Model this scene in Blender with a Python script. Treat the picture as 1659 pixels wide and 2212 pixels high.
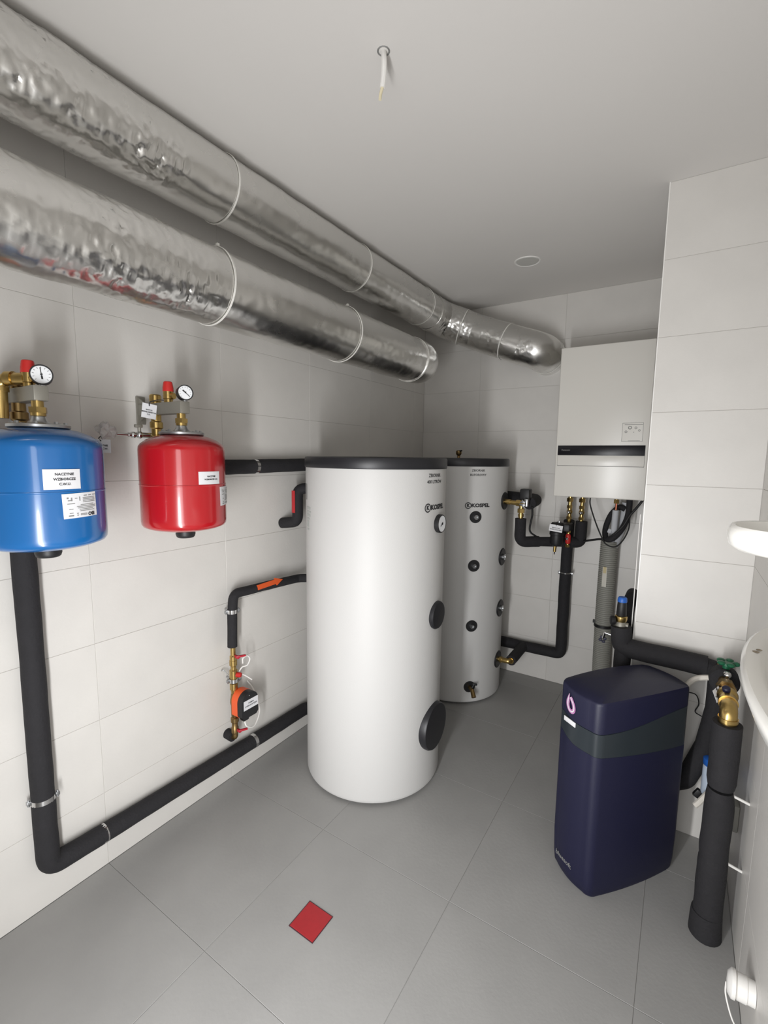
import bpy, bmesh, math, random
from mathutils import Vector, Matrix, noise

for o in list(bpy.data.objects):
    bpy.data.objects.remove(o)
scene = bpy.context.scene
col = scene.collection
random.seed(7)
PI = math.pi

# ------------------------------------------------------------------ camera
YAW, PITCH, ROLL = math.radians(-32.7053), math.radians(-6.8091), math.radians(0.7511)
fw = Vector((math.sin(YAW) * math.cos(PITCH), math.cos(YAW) * math.cos(PITCH), math.sin(PITCH)))
rt0 = Vector((math.cos(YAW), -math.sin(YAW), 0))
up0 = rt0.cross(fw)
rt = rt0 * math.cos(ROLL) + up0 * math.sin(ROLL)
up = -rt0 * math.sin(ROLL) + up0 * math.cos(ROLL)
cd = bpy.data.cameras.new('camera')
cam = bpy.data.objects.new('camera', cd)
col.objects.link(cam)
M3 = Matrix((rt, up, -fw)).transposed()
cam.matrix_world = Matrix.Translation((1.7883, -0.8129, 1.6038)) @ M3.to_4x4()
cd.sensor_fit = 'HORIZONTAL'
cd.sensor_width = 36.0
cd.lens = 1002.37 / 1659 * 36
cd.clip_start = 0.02
scene.camera = cam

# ------------------------------------------------------------------ world and light
w = bpy.data.worlds.new('World')
scene.world = w
w.use_nodes = True
w.node_tree.nodes['Background'].inputs[0].default_value = (0.95, 0.97, 1.0, 1)
w.node_tree.nodes['Background'].inputs[1].default_value = 0.12


def area(name, loc, sx, sy, power, direction, color=(1, 1, 1)):
    l = bpy.data.lights.new(name, 'AREA')
    l.shape = 'RECTANGLE'
    l.size, l.size_y = sx, sy
    l.energy = power
    l.color = color
    o = bpy.data.objects.new(name, l)
    col.objects.link(o)
    o.location = loc
    o.rotation_euler = Vector(direction).to_track_quat('-Z', 'Y').to_euler()
    return o


# daylight coming through the gap between the door jamb and the person holding the phone
area('daylight_gap', (1.29, -0.86, 0.74), 0.10, 1.18, 30.5, (-0.32, 1, 0.1), (0.985, 0.99, 1.0))
# broad weak fill added behind the rest of the doorway to lift the room
area('doorway_fill', (1.62, -1.15, 1.25), 0.75, 1.7, 18.0, (-0.15, 1, 0.2), (0.985, 0.99, 1.0))

vs = scene.view_settings
vs.view_transform = 'Standard'
vs.look = 'None'
vs.gamma = 1
vs.use_curve_mapping = False
vs.exposure = 0.0


# ------------------------------------------------------------------ materials
def lin(c):
    return tuple(((v / 255) / 12.92 if v / 255 <= 0.04045 else ((v / 255 + 0.055) / 1.055) ** 2.4) for v in c) + (1,)


def mat(name, rgb, rough=0.5, metal=0.0, var=0.0, scale=8.0, bump=0.0, bscale=60.0, coat=0.0, spec=0.5, stretch=None):
    m = bpy.data.materials.new(name)
    m.use_nodes = True
    nt = m.node_tree
    b = nt.nodes['Principled BSDF']
    b.inputs['Base Color'].default_value = lin(rgb)
    b.inputs['Roughness'].default_value = rough
    b.inputs['Metallic'].default_value = metal
    b.inputs['Specular IOR Level'].default_value = spec
    if coat:
        b.inputs['Coat Weight'].default_value = coat
        b.inputs['Coat Roughness'].default_value = 0.06
    tc = nt.nodes.new('ShaderNodeTexCoord')
    src = tc.outputs['Object']
    if stretch:
        mp = nt.nodes.new('ShaderNodeMapping')
        mp.inputs['Scale'].default_value = stretch
        nt.links.new(src, mp.inputs['Vector'])
        src = mp.outputs[0]
    if var:
        n = nt.nodes.new('ShaderNodeTexNoise')
        n.inputs['Scale'].default_value = scale
        n.inputs['Detail'].default_value = 6
        nt.links.new(src, n.inputs['Vector'])
        r = nt.nodes.new('ShaderNodeMixRGB')
        lo = [max(0, v * (1 - var)) for v in rgb]
        hi = [min(255, v * (1 + var)) for v in rgb]
        r.inputs[1].default_value = lin(lo)
        r.inputs[2].default_value = lin(hi)
        nt.links.new(n.outputs[0], r.inputs[0])
        nt.links.new(r.outputs[0], b.inputs['Base Color'])
    if bump:
        n2 = nt.nodes.new('ShaderNodeTexNoise')
        n2.inputs['Scale'].default_value = bscale
        n2.inputs['Detail'].default_value = 4
        nt.links.new(src, n2.inputs['Vector'])
        bp = nt.nodes.new('ShaderNodeBump')
        bp.inputs['Strength'].default_value = bump
        bp.inputs['Distance'].default_value = 0.01
        nt.links.new(n2.outputs[0], bp.inputs['Height'])
        nt.links.new(bp.outputs[0], b.inputs['Normal'])
    return m


def foil_mat():
    m = mat('aluminium_foil', (222, 221, 218), 0.3, 1.0)
    nt = m.node_tree
    N, L = nt.nodes, nt.links
    b = N['Principled BSDF']
    tc = N.new('ShaderNodeTexCoord')

    def noise_tex(scale, detail, stretch, kind='FBM', dist=0.0):
        mp = N.new('ShaderNodeMapping')
        mp.inputs['Scale'].default_value = stretch
        L.new(tc.outputs['Object'], mp.inputs[0])
        n = N.new('ShaderNodeTexNoise')
        n.noise_type = kind
        n.inputs['Scale'].default_value = scale
        n.inputs['Detail'].default_value = detail
        n.inputs['Distortion'].default_value = dist
        L.new(mp.outputs[0], n.inputs['Vector'])
        return n.outputs[0]

    def math_(op, a_, b_=None, c_=None):
        n = N.new('ShaderNodeMath')
        n.operation = op
        for i, q in enumerate((a_, b_, c_)):
            if q is None:
                continue
            if hasattr(q, 'links'):
                L.new(q, n.inputs[i])
            else:
                n.inputs[i].default_value = q
        return n.outputs[0]

    broad = noise_tex(7, 3, (1, 0.3, 1))
    crease = noise_tex(34, 5, (1, 0.75, 1), 'RIDGED_MULTIFRACTAL', 0.8)
    fine = noise_tex(120, 3, (1, 1, 1))
    patchy = noise_tex(3.2, 3, (1, 0.8, 1))
    mask = N.new('ShaderNodeMapRange')
    mask.inputs['From Min'].default_value = 0.5
    mask.inputs['From Max'].default_value = 0.72
    mask.inputs['To Min'].default_value = 0.035
    mask.inputs['To Max'].default_value = 0.13
    L.new(patchy, mask.inputs['Value'])
    h = math_('MULTIPLY_ADD', crease, mask.outputs[0], math_('MULTIPLY_ADD', fine, 0.02, math_('MULTIPLY', broad, 0.5)))
    bp = N.new('ShaderNodeBump')
    bp.inputs['Strength'].default_value = 0.32
    bp.inputs['Distance'].default_value = 0.012
    L.new(h, bp.inputs['Height'])
    L.new(bp.outputs[0], b.inputs['Normal'])
    mr = N.new('ShaderNodeMapRange')
    mr.inputs['To Min'].default_value = 0.17
    mr.inputs['To Max'].default_value = 0.36
    L.new(noise_tex(5, 4, (1, 1, 1)), mr.inputs['Value'])
    L.new(mr.outputs[0], b.inputs['Roughness'])
    return m


MT = {
    'wall_tile': mat('wall_tile', (210, 207, 202), 0.42, var=0.035, scale=5, bump=0.04, bscale=90),
    'grout': mat('wall_grout', (192, 189, 184), 0.9),
    'floor_tile': mat('floor_tile', (152, 151, 149), 0.5, var=0.07, scale=3.5, bump=0.05, bscale=70),
    'floor_grout': mat('floor_grout', (146, 145, 142), 0.9),
    'ceiling': mat('ceiling_paint', (214, 211, 207), 0.9, var=0.012, scale=2),
    'plaster': mat('wall_plaster', (205, 202, 198), 0.9),
    'foil': foil_mat(),
    'tie': mat('white_nylon', (226, 224, 218), 0.45),
    'white_shell': mat('white_tank_shell', (197, 196, 194), 0.5, bump=0.05, bscale=220),
    'black_plastic': mat('black_plastic', (24, 24, 26), 0.5),
    'black_satin': mat('black_lid_plastic', (30, 30, 34), 0.42),
    'foam': mat('black_foam', (30, 29, 32), 0.85, var=0.15, scale=30, bump=0.25, bscale=120),
    'rubber': mat('black_rubber', (18, 18, 19), 0.6),
    'brass': mat('brass', (192, 164, 104), 0.28, 1.0, var=0.08, scale=40),
    'brass_dull': mat('aged_brass', (146, 122, 82), 0.4, 1.0, var=0.12, scale=40),
    'copper': mat('copper', (196, 120, 96), 0.3, 1.0),
    'steel': mat('zinc_steel', (186, 188, 190), 0.32, 1.0),
    'chrome': mat('chrome', (214, 214, 214), 0.14, 1.0),
    'grey_steel': mat('bracket_steel', (150, 147, 138), 0.5, 0.6),
    'blue': mat('blue_enamel', (20, 92, 154), 0.22, coat=0.5),
    'red': mat('red_enamel', (166, 20, 28), 0.2, coat=0.5),
    'red_plastic': mat('red_plastic', (190, 40, 36), 0.4),
    'crimson': mat('red_handle', (176, 30, 48), 0.35),
    'sticker': mat('paper_sticker', (216, 216, 218), 0.5),
    'ink': mat('black_ink', (40, 40, 42), 0.6),
    'ink_grey': mat('grey_ink', (128, 128, 126), 0.6),
    'ink_pale': mat('pale_grey_ink', (176, 180, 176), 0.6),
    'white_plastic': mat('white_plastic', (232, 230, 226), 0.35),
    'dial': mat('white_dial', (236, 238, 240), 0.35, coat=0.4),
    'orange': mat('orange_paint', (226, 92, 44), 0.45),
    'arrow_orange': mat('orange_tape', (222, 92, 40), 0.5),
    'arrow_red': mat('red_tape', (178, 34, 40), 0.5),
    'boiler': mat('cream_white_casing', (222, 219, 212), 0.28),
    'strip': mat('glossy_black_strip', (22, 21, 26), 0.3, spec=0.3),
    'navy': mat('navy_plastic', (17, 18, 48), 0.5, bump=0.06, bscale=300),
    'band': mat('dark_grey_green_band', (38, 45, 50), 0.35),
    'pink': mat('pink_logo', (176, 120, 166), 0.4),
    'hose_grey': mat('grey_corrugated_plastic', (150, 149, 142), 0.55),
    'ins_grey': mat('light_grey_foam', (186, 188, 192), 0.8),
    'pipe_white': mat('white_hose', (218, 212, 202), 0.45),
    'ceramic': mat('white_ceramic', (240, 238, 232), 0.16, coat=0.3),
    'stain': mat('brown_stain', (150, 138, 120), 0.8),
    'drain_red': mat('red_drain_film', (160, 34, 40), 0.45, var=0.06, scale=60),
    'drain_edge': mat('dark_drain_frame', (70, 40, 48), 0.5),
    'green': mat('green_handle', (24, 92, 62), 0.4),
    'blue_cap': mat('blue_cap', (34, 92, 176), 0.4),
    'lamp_grey': mat('grey_lamp_lens', (196, 195, 190), 0.35),
    'pale_blue': mat('pale_blue_casing', (188, 200, 216), 0.4),
    'trim_white': mat('white_trim', (236, 234, 230), 0.35),
    'film': mat('clear_bag_film', (224, 220, 218), 0.25),
    'yellow': mat('yellow_tape', (196, 182, 140), 0.6),
    'torn': mat('bare_insulation', (206, 202, 192), 0.8),
    'rust': mat('red_stain', (150, 96, 98), 0.5, 0.5),
    'wire': mat('yellow_white_wire', (224, 214, 182), 0.5),
}
MT['film'].node_tree.nodes['Principled BSDF'].inputs['Transmission Weight'].default_value = 0.5

# ------------------------------------------------------------------ building helpers
WLOC = {}


def wl(o):
    return WLOC.get(o.name, Vector((0, 0, 0)))


def thing(name, loc, label, cat, group=None):
    o = bpy.data.objects.new(name, None)
    o.empty_display_size = 0.05
    col.objects.link(o)
    o.location = loc
    WLOC[o.name] = Vector(loc)
    o['label'] = label
    o['category'] = cat
    if group:
        o['group'] = group
    return o


def obj(name, bm, m, parent=None, origin=None, label=None, cat=None, kind=None, group=None, smooth=35):
    base = wl(parent) if parent else Vector(origin or (0, 0, 0))
    me = bpy.data.meshes.new(name)
    bmesh.ops.translate(bm, verts=bm.verts, vec=-base)
    bmesh.ops.recalc_face_normals(bm, faces=bm.faces)
    if smooth:
        lim = math.radians(smooth)
        for f_ in bm.faces:
            f_.smooth = True
        for e in bm.edges:
            if len(e.link_faces) == 2 and e.calc_face_angle(0) > lim:
                e.smooth = False
    bm.to_mesh(me)
    bm.free()
    me.materials.append(MT[m])
    o = bpy.data.objects.new(name, me)
    col.objects.link(o)
    if parent:
        o.parent = parent
        WLOC[o.name] = base
    else:
        o.location = base
        WLOC[o.name] = base
    if label:
        o['label'] = label
    if cat:
        o['category'] = cat
    if kind:
        o['kind'] = kind
    if group:
        o['group'] = group
    return o


def frame(d):
    d = Vector(d).normalized()
    a = Vector((0, 0, 1)) if abs(d.z) < 0.9 else Vector((1, 0, 0))
    x = a.cross(d).normalized()
    return x, d.cross(x), d


class B:
    def __init__(s):
        s.bm = bmesh.new()

    def box(s, c, size, rot=None, bev=0.0, seg=2):
        vs_ = bmesh.ops.create_cube(s.bm, size=1)['verts']
        bmesh.ops.scale(s.bm, verts=vs_, vec=size)
        if bev:
            es = list({e for v in vs_ for e in v.link_edges})
            r = bmesh.ops.bevel(s.bm, geom=es, offset=bev, segments=seg, affect='EDGES', profile=0.5)
            vs_ = list({v for f_ in r['faces'] for v in f_.verts} | {v for v in vs_ if v.is_valid})
        if rot is not None:
            bmesh.ops.transform(s.bm, matrix=rot.to_4x4(), verts=vs_)
        bmesh.ops.translate(s.bm, verts=vs_, vec=c)
        return s

    def ring(s, pts):
        return [s.bm.verts.new(p) for p in pts]

    def skin(s, rings, closed=True, cap0=True, cap1=True):
        n = len(rings[0])
        for a, b in zip(rings, rings[1:]):
            for i in range(n if closed else n - 1):
                j = (i + 1) % n
                s.bm.faces.new((a[i], a[j], b[j], b[i]))
        if cap0:
            s.bm.faces.new(list(reversed(rings[0])))
        if cap1:
            s.bm.faces.new(rings[-1])
        return s

    def lathe(s, prof, o, d=(0, 0, 1), seg=32, cap0=True, cap1=True, jit=0):
        x, y, z = frame(d)
        o = Vector(o)
        rings = []
        for r, h in prof:
            r = max(r, 1e-4)
            rings.append(s.ring([o + z * h + (x * math.cos(2 * PI * i / seg) + y * math.sin(2 * PI * i / seg)) * r for i in range(seg)]))
        return s.skin(rings, True, cap0, cap1)

    def cyl(s, a, b, r, r2=None, seg=20, cap=True):
        a, b = Vector(a), Vector(b)
        L = (b - a).length
        return s.lathe([(r, 0), (r if r2 is None else r2, L)], a, b - a, seg, cap, cap)

    def hexn(s, a, b, r):
        return s.cyl(a, b, r, seg=6)

    def tube(s, pts, r, seg=14, cap=True, wob=0.0, wseed=0.0, wfreq=14):
        pts = [Vector(p) for p in pts]
        n = len(pts)
        tan = []
        for i in range(n):
            t = (pts[min(i + 1, n - 1)] - pts[max(i - 1, 0)])
            tan.append(t.normalized())
        x, y, z = frame(tan[0])
        rings = []
        acc = 0
        for i in range(n):
            if i:
                acc += (pts[i] - pts[i - 1]).length
                q = tan[i - 1].rotation_difference(tan[i])
                x = (q @ x).normalized()
                y = tan[i].cross(x).normalized()
            rr = r(i / (n - 1)) if callable(r) else r
            ring = []
            for k in range(seg):
                a = 2 * PI * k / seg
                dv = x * math.cos(a) + y * math.sin(a)
                q = rr
                if wob:
                    q *= 1 + wob * noise.noise(pts[i] * wfreq + dv * 0.6 + Vector((wseed, 0, 0)))
                ring.append(s.bm.verts.new(pts[i] + dv * q))
            rings.append(ring)
        return s.skin(rings, True, cap, cap)

    def sphere(s, c, r, u=16, v=10):
        vs_ = bmesh.ops.create_uvsphere(s.bm, u_segments=u, v_segments=v, radius=1)['verts']
        rr = (r, r, r) if not hasattr(r, '__len__') else r
        bmesh.ops.scale(s.bm, verts=vs_, vec=rr)
        bmesh.ops.translate(s.bm, verts=vs_, vec=c)
        return s

    def prism(s, poly, o, ex, ey, depth):
        """poly in (ex,ey) plane at o, extruded by depth vector"""
        o, ex, ey, dv = Vector(o), Vector(ex), Vector(ey), Vector(depth)
        a = s.ring([o + ex * p[0] + ey * p[1] for p in poly])
        b = s.ring([o + ex * p[0] + ey * p[1] + dv for p in poly])
        return s.skin([a, b])


def fillet(pts, rad, n=7, step=None):
    pts = [Vector(p) for p in pts]
    out = [pts[0]]
    for i in range(1, len(pts) - 1):
        a, b, c = pts[i - 1], pts[i], pts[i + 1]
        r = rad[i - 1] if hasattr(rad, '__len__') else rad
        d1, d2 = (a - b), (c - b)
        ang = d1.angle(d2)
        t = min(r / math.tan(ang / 2), d1.length * 0.49, d2.length * 0.49)
        p1, p2 = b + d1.normalized() * t, b + d2.normalized() * t
        for k in range(n + 1):
            u = k / n
            out.append(p1 * (1 - u) ** 2 + b * 2 * u * (1 - u) + p2 * u * u)
    out.append(pts[-1])
    if step:
        res = [out[0]]
        for a, b in zip(out, out[1:]):
            L = (b - a).length
            m = max(1, int(L / step))
            for k in range(1, m + 1):
                res.append(a.lerp(b, k / m))
        out = res
    cl = [out[0]]
    for p in out[1:]:
        if (p - cl[-1]).length > 1e-4:
            cl.append(p)
    return cl


def spline(pts, n=10):
    pts = [Vector(p) for p in pts]
    P = [pts[0] * 2 - pts[1]] + pts + [pts[-1] * 2 - pts[-2]]
    out = []
    for i in range(1, len(P) - 2):
        for k in range(n):
            t = k / n
            a, b, c, d = P[i - 1], P[i], P[i + 1], P[i + 2]
            out.append(0.5 * ((2 * b) + (c - a) * t + (2 * a - 5 * b + 4 * c - d) * t * t + (3 * b - a - 3 * c + d) * t ** 3))
    out.append(pts[-1])
    return out


def text_bm(txt, size, align='CENTER', bold=0.0, spacing=1.0):
    cu = bpy.data.curves.new('lettering', 'FONT')
    cu.body = txt
    cu.size = size
    cu.align_x = align
    cu.align_y = 'CENTER'
    cu.offset = bold
    cu.space_line = spacing
    cu.resolution_u = 2
    t = bpy.data.objects.new('lettering', cu)
    col.objects.link(t)
    dg = bpy.context.evaluated_depsgraph_get()
    dg.update()
    me = bpy.data.meshes.new_from_object(t.evaluated_get(dg))
    bm = bmesh.new()
    bm.from_mesh(me)
    bpy.data.objects.remove(t)
    bpy.data.curves.remove(cu)
    bpy.data.meshes.remove(me)
    return bm


def on_plane(bm, o, ex, ey):
    o, ex, ey = Vector(o), Vector(ex).normalized(), Vector(ey).normalized()
    for v in bm.verts:
        v.co = o + ex * v.co.x + ey * v.co.y
    return bm


def on_cyl(bm, c, r, az, z, tilt=0.0):
    """wrap a flat drawing in x,y round a vertical cylinder, seen from outside"""
    ct, st = math.cos(tilt), math.sin(tilt)
    for v in bm.verts:
        x, y = v.co.x * ct - v.co.y * st, v.co.x * st + v.co.y * ct
        a = az + x / r
        rr = r + v.co.z
        v.co = Vector((c[0] + rr * math.cos(a), c[1] + rr * math.sin(a), z + y))
    return bm


def patch(wd, ht, n=12, th=0.0006, x0=0, y0=0):
    b = B()
    for k in range(n):
        b.box((x0 - wd / 2 + wd * (k + 0.5) / n, y0, th / 2), (wd / n, ht, th))
    bmesh.ops.remove_doubles(b.bm, verts=b.bm.verts, dist=1e-6)
    return b.bm


def rects(lst, th=0.0004):
    """many small printed bars in one drawing: (x, y, w, h)"""
    b = B()
    for x, y, w_, h_ in lst:
        n = max(1, int(w_ / 0.006))
        for k in range(n):
            b.box((x - w_ / 2 + w_ * (k + 0.5) / n, y, th / 2), (w_ / n, h_, th))
    return b.bm


# ------------------------------------------------------------------ room shell
TW, TH, H = 0.5944, 0.3, 2.69
XR, YB, XC, YC = 2.046, 2.541, 1.658, 1.443
YF = -0.97          # wall with the doorway, behind the camera
G = 0.0016


def slab(name, lo, hi, m):
    lo, hi = Vector(lo), Vector(hi)
    b = B().box((lo + hi) / 2, hi - lo)
    return obj(name, b.bm, m, kind='structure', smooth=0)


def tile_mesh(sx, sy, t=0.002):
    b = B()
    e = 0.0007
    w_, h_ = sx / 2, sy / 2
    a = b.ring([(-w_, -h_, 0), (w_, -h_, 0), (w_, h_, 0), (-w_, h_, 0)])
    c = b.ring([(-w_, -h_, t - e), (w_, -h_, t - e), (w_, h_, t - e), (-w_, h_, t - e)])
    d = b.ring([(-w_ + e, -h_ + e, t), (w_ - e, -h_ + e, t), (w_ - e, h_ - e, t), (-w_ + e, h_ - e, t)])
    b.skin([a, c, d])
    bmesh.ops.recalc_face_normals(b.bm, faces=b.bm.faces)
    return b.bm


TILES = {}


def tile(parent, o, ex, ey, sx, sy, m):
    key = (round(sx, 4), round(sy, 4), m)
    if key not in TILES:
        me = bpy.data.meshes.new('tile')
        bm = tile_mesh(sx - G, sy - G)
        bm.to_mesh(me)
        bm.free()
        me.materials.append(MT[m])
        TILES[key] = me
    t = bpy.data.objects.new('tile', TILES[key])
    col.objects.link(t)
    ex, ey = Vector(ex), Vector(ey)
    ez = ex.cross(ey)
    R = Matrix((ex, ey, ez)).transposed().to_4x4()
    t.parent = parent
    t.matrix_local = Matrix.Translation(Vector(o) + ez * random.uniform(-0.0004, 0)) @ R
    return t


def tile_grid(parent, o, ex, ey, us, vs_, m):
    for a, b_ in zip(us, us[1:]):
        for c, d in zip(vs_, vs_[1:]):
            tile(parent, Vector(o) + Vector(ex) * (a + b_) / 2 + Vector(ey) * (c + d) / 2, ex, ey, b_ - a, d - c, m)


D = 0.002
rows = [k * TH for k in range(9)] + [H]
wall_left = slab('wall_left', (-0.12, YF - 0.1, 0), (-D, YB + 0.12, H + 0.1), 'grout')
tile_grid(wall_left, (-D, 0, 0), (0, 1, 0), (0, 0, 1), [YF, -TW, 0, TW, 2 * TW, 3 * TW, 4 * TW, YB], rows, 'wall_tile')
wall_back = slab('wall_back', (-D, YB + D, 0), (XR + 0.12, YB + 0.12, H + 0.1), 'grout')
tile_grid(wall_back, (0, YB + D, 0), (1, 0, 0), (0, 0, 1), [0, 0.4675, 1.054, 1.64, XR], rows, 'wall_tile')
for v in wall_back.children:
    pass
wall_right = slab('wall_right', (XR + D, YF - 0.1, 0), (XR + 0.12, YB + D, H + 0.1), 'grout')
tile_grid(wall_right, (XR + D, 0, 0), (0, -1, 0), (0, 0, 1), [-YC, -YC + TW, -YC + 2 * TW, -YC + 3 * TW, -YC + 4 * TW, -YF], rows, 'wall_tile')
pillar = slab('wall_pillar', (XC + D, YC + D, 0), (XR + D, YB + D, H), 'grout')
tile_grid(pillar, (0, YC + D, 0), (1, 0, 0), (0, 0, 1), [XC, XR], rows, 'wall_tile')
tile_grid(pillar, (XC + D, 0, 0), (0, -1, 0), (0, 0, 1), [-YB, -YC - TW, -YC], rows, 'wall_tile')
slab('trim_1', (XC - 0.0015, YC - 0.0012, 0), (XC + 0.0025, YC + 0.006, H), 'trim_white')

floor = slab('floor', (-0.12, YF - 0.9, -0.12), (XR + 0.12, YB + 0.12, -D), 'floor_grout')
tile_grid(floor, (0, 0, -D), (1, 0, 0), (0, 1, 0), [0, TW, 2 * TW, 3 * TW, XR], [YF - 0.9, -TW, 0, TW, 2 * TW, 3 * TW, 4 * TW, YB], 'floor_tile')
slab('ceiling', (-0.12, YF - 0.9, H), (XR + 0.12, YB + 0.12, H + 0.12), 'ceiling')
# wall with the doorway the picture is taken from
slab('wall_front', (-D, YF - 0.1, 0), (1.24, YF, H), 'plaster')
slab('wall_front_lintel', (1.24, YF - 0.1, 2.1), (XR + D, YF, H), 'plaster')

# ------------------------------------------------------------------ ceiling fittings
t = thing('recessed_downlight', (0.972, 1.898, H), 'unlit round grey recessed downlight in the white ceiling', 'light')
obj('trim_ring', B().lathe([(0.060, -0.001), (0.066, -0.004), (0.070, -0.003), (0.071, 0.001)], (0.972, 1.898, H), seg=40, cap0=False, cap1=False).bm, 'trim_white', t)
obj('lens', B().lathe([(0.060, 0.0), (0.058, -0.003), (0.03, -0.0035), (0.001, -0.0035)], (0.972, 1.898, H), seg=40, cap0=False).bm, 'lamp_grey', t)

t = thing('ceiling_cable', (1.026, 0.346, H), 'loose white lamp cable hanging out of the ceiling, its end stripped', 'cable')
obj('cable_sheath', B().tube(spline([(1.022, 0.348, H), (1.026, 0.346, 2.66), (1.022, 0.35, 2.63), (1.017, 0.352, 2.605)]), lambda u: 0.0075, 10).bm, 'white_plastic', t)
obj('wire', B().tube(spline([(1.017, 0.352, 2.606), (1.012, 0.351, 2.59), (1.011, 0.35, 2.576)]), 0.0042, 8).bm, 'wire', t, label='bare yellowish wire end')
obj('ceiling_hole', B().lathe([(0.013, 0.0), (0.016, -0.002), (0.018, 0.0)], (1.022, 0.348, H), seg=16, cap0=False, cap1=False).bm, 'ink_grey', t)


# ------------------------------------------------------------------ foil ducts
def wrinkle(p, amt):
    q = Vector((p.x * 20, p.y * 7, p.z * 20))
    a = noise.turbulence(q, 4, True)
    return (a - 0.7) * amt


def foil_tube(pts, r, amp=0.003, seg=96, zones=(), seed=0):
    """duct wrapped in foil; zones = (point, radius, strength) of heavily crumpled foil"""
    b = B()
    pts = [Vector(p) for p in pts]
    n = len(pts)
    tan = [(pts[min(i + 1, n - 1)] - pts[max(i - 1, 0)]).normalized() for i in range(n)]
    x, y, z = frame(tan[0])
    rings = []
    for i in range(n):
        if i:
            q = tan[i - 1].rotation_difference(tan[i])
            x = (q @ x).normalized()
            y = tan[i].cross(x).normalized()
        ring = []
        for k in range(seg):
            a = 2 * PI * k / seg
            d = x * math.cos(a) + y * math.sin(a)
            p = pts[i] + d * r
            s = amp * noise.noise(p * 9 + Vector((seed, 0, 0))) + 0.3 * amp * noise.noise(p * 31)
            for c, rad, st in zones:
                f_ = max(0, 1 - (p - Vector(c)).length / rad)
                if f_:
                    pq = Vector((p.x * 34, p.y * 80, p.z * 34))
                    s += min(1, 2 * f_) * 0.30 * st * (1.0 - abs(noise.noise(pq)) * 2.6 + 0.35 * noise.noise(p * 120))
            ring.append(b.bm.verts.new(p + d * s))
        rings.append(ring)
    b.skin(rings)
    return b.bm


def tie_ring(c, d, r, w_=0.006, tail=None):
    b = B()
    x, y, z = frame(d)
    c = Vector(c)
    n = 48
    prof = [(0, -w_ / 2), (0.0022, -w_ / 2), (0.0022, w_ / 2), (0, w_ / 2)]
    rings = []
    for i in range(n + 1):
        a = 2 * PI * i / n
        dv = x * math.cos(a) + y * math.sin(a)
        rings.append(b.ring([c + dv * (r + q[0]) + z * q[1] for q in prof]))
    b.skin(rings, True, False, False)
    if tail is not None:
        for a in tail:
            dv = x * math.cos(a) + y * math.sin(a)
            b.box(c + dv * (r + 0.004), (0.009, 0.009, 0.009))
    return b.bm


R1, A1 = 0.115, (0.275, 2.571)
t = thing('ventilation_duct', (A1[0], 0.5, A1[1]), 'foil-wrapped round duct under the ceiling, the upper of two, bending along the back wall', 'duct', 'foil-wrapped ducts under the ceiling')
main = fillet([(A1[0], YF, A1[1]), (A1[0], 2.06, A1[1])], 0.1, step=0.008)
z1 = [((A1[0] + R1 * 0.9, -0.12, A1[1] - 0.05), 0.24, 0.010), ((A1[0] + R1 * 0.8, 0.10, A1[1] - 0.07), 0.13, 0.016), ((A1[0] + R1 * 0.8, -0.45, A1[1] - 0.03), 0.3, 0.007),
      ((A1[0] + R1 * 0.95, 1.7, A1[1] - 0.03), 0.16, 0.003)]
obj('straight_section', foil_tube(main, R1, 0.003, 96, z1), 'foil', t, smooth=60)
bend = fillet([(A1[0], 2.05, A1[1]), (A1[0], 2.26, A1[1]), (0.50, 2.335, 2.47), (0.60, 2.345, 2.43)], [0.11, 0.1], 12, step=0.008)
obj('bend_section', foil_tube(bend, R1 + 0.001, 0.004, 96, [((0.40, 2.17, 2.49), 0.17, 0.012)], 3), 'foil', t, smooth=60)
run = fillet([(0.585, 2.344, 2.436), (0.84, 2.352, 2.335)], 0.1, step=0.008)
obj('branch_section', foil_tube(run, R1 + 0.002, 0.003, 96, [((0.66, 2.25, 2.38), 0.13, 0.005)], 5), 'foil', t, smooth=60)
elb = fillet([(0.83, 2.352, 2.339), (0.945, 2.355, 2.298), (0.955, 2.555, 2.290)], [0.10], 14, step=0.008)
obj('end_elbow', foil_tube(elb, R1 + 0.003, 0.003, 96, [((0.86, 2.25, 2.33), 0.12, 0.010)], 8), 'foil', t, smooth=60)
for y in (0.39, 1.22, 1.925):
    obj('cable_tie', tie_ring((A1[0], y, A1[1]), (0, 1, 0), R1 + 0.002), 'tie', t)
obj('cable_tie', tie_ring((0.42, 2.30, 2.505), (0.8, 0.30, -0.33), R1 + 0.004), 'tie', t)
obj('cable_tie', tie_ring((0.72, 2.349, 2.382), (0.93, 0.03, -0.37), R1 + 0.004), 'tie', t)
obj('cable_tie', tie_ring((0.954, 2.47, 2.292), (0, 1, 0), R1 + 0.004, 0.004), 'tie', t)

R2, A2 = 0.125, (0.378, 2.176)
A2 = (0.372, 2.178)
t = thing('ventilation_duct', (A2[0], 0.5, A2[1]), 'foil-wrapped round duct on the left, the lower of two, elbowing into the left wall', 'duct', 'foil-wrapped ducts under the ceiling')
main = fillet([(A2[0], YF, A2[1]), (A2[0], 1.66, A2[1])], 0.1, step=0.008)
z2 = [((A2[0] + R2 * 0.9, -0.22, A2[1]), 0.26, 0.006), ((A2[0] + R2 * 0.85, -0.02, A2[1] - 0.06), 0.22, 0.008), ((A2[0] + R2 * 0.8, 0.16, A2[1] - 0.08), 0.15, 0.007)]
obj('straight_section', foil_tube(main, R2, 0.003, 96, z2, 11), 'foil', t, smooth=60)
elb = fillet([(A2[0], 1.65, A2[1]), (A2[0], 1.79, A2[1]), (0.0, 1.80, A2[1] + 0.17)], [0.13], 14, step=0.008)
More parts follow.
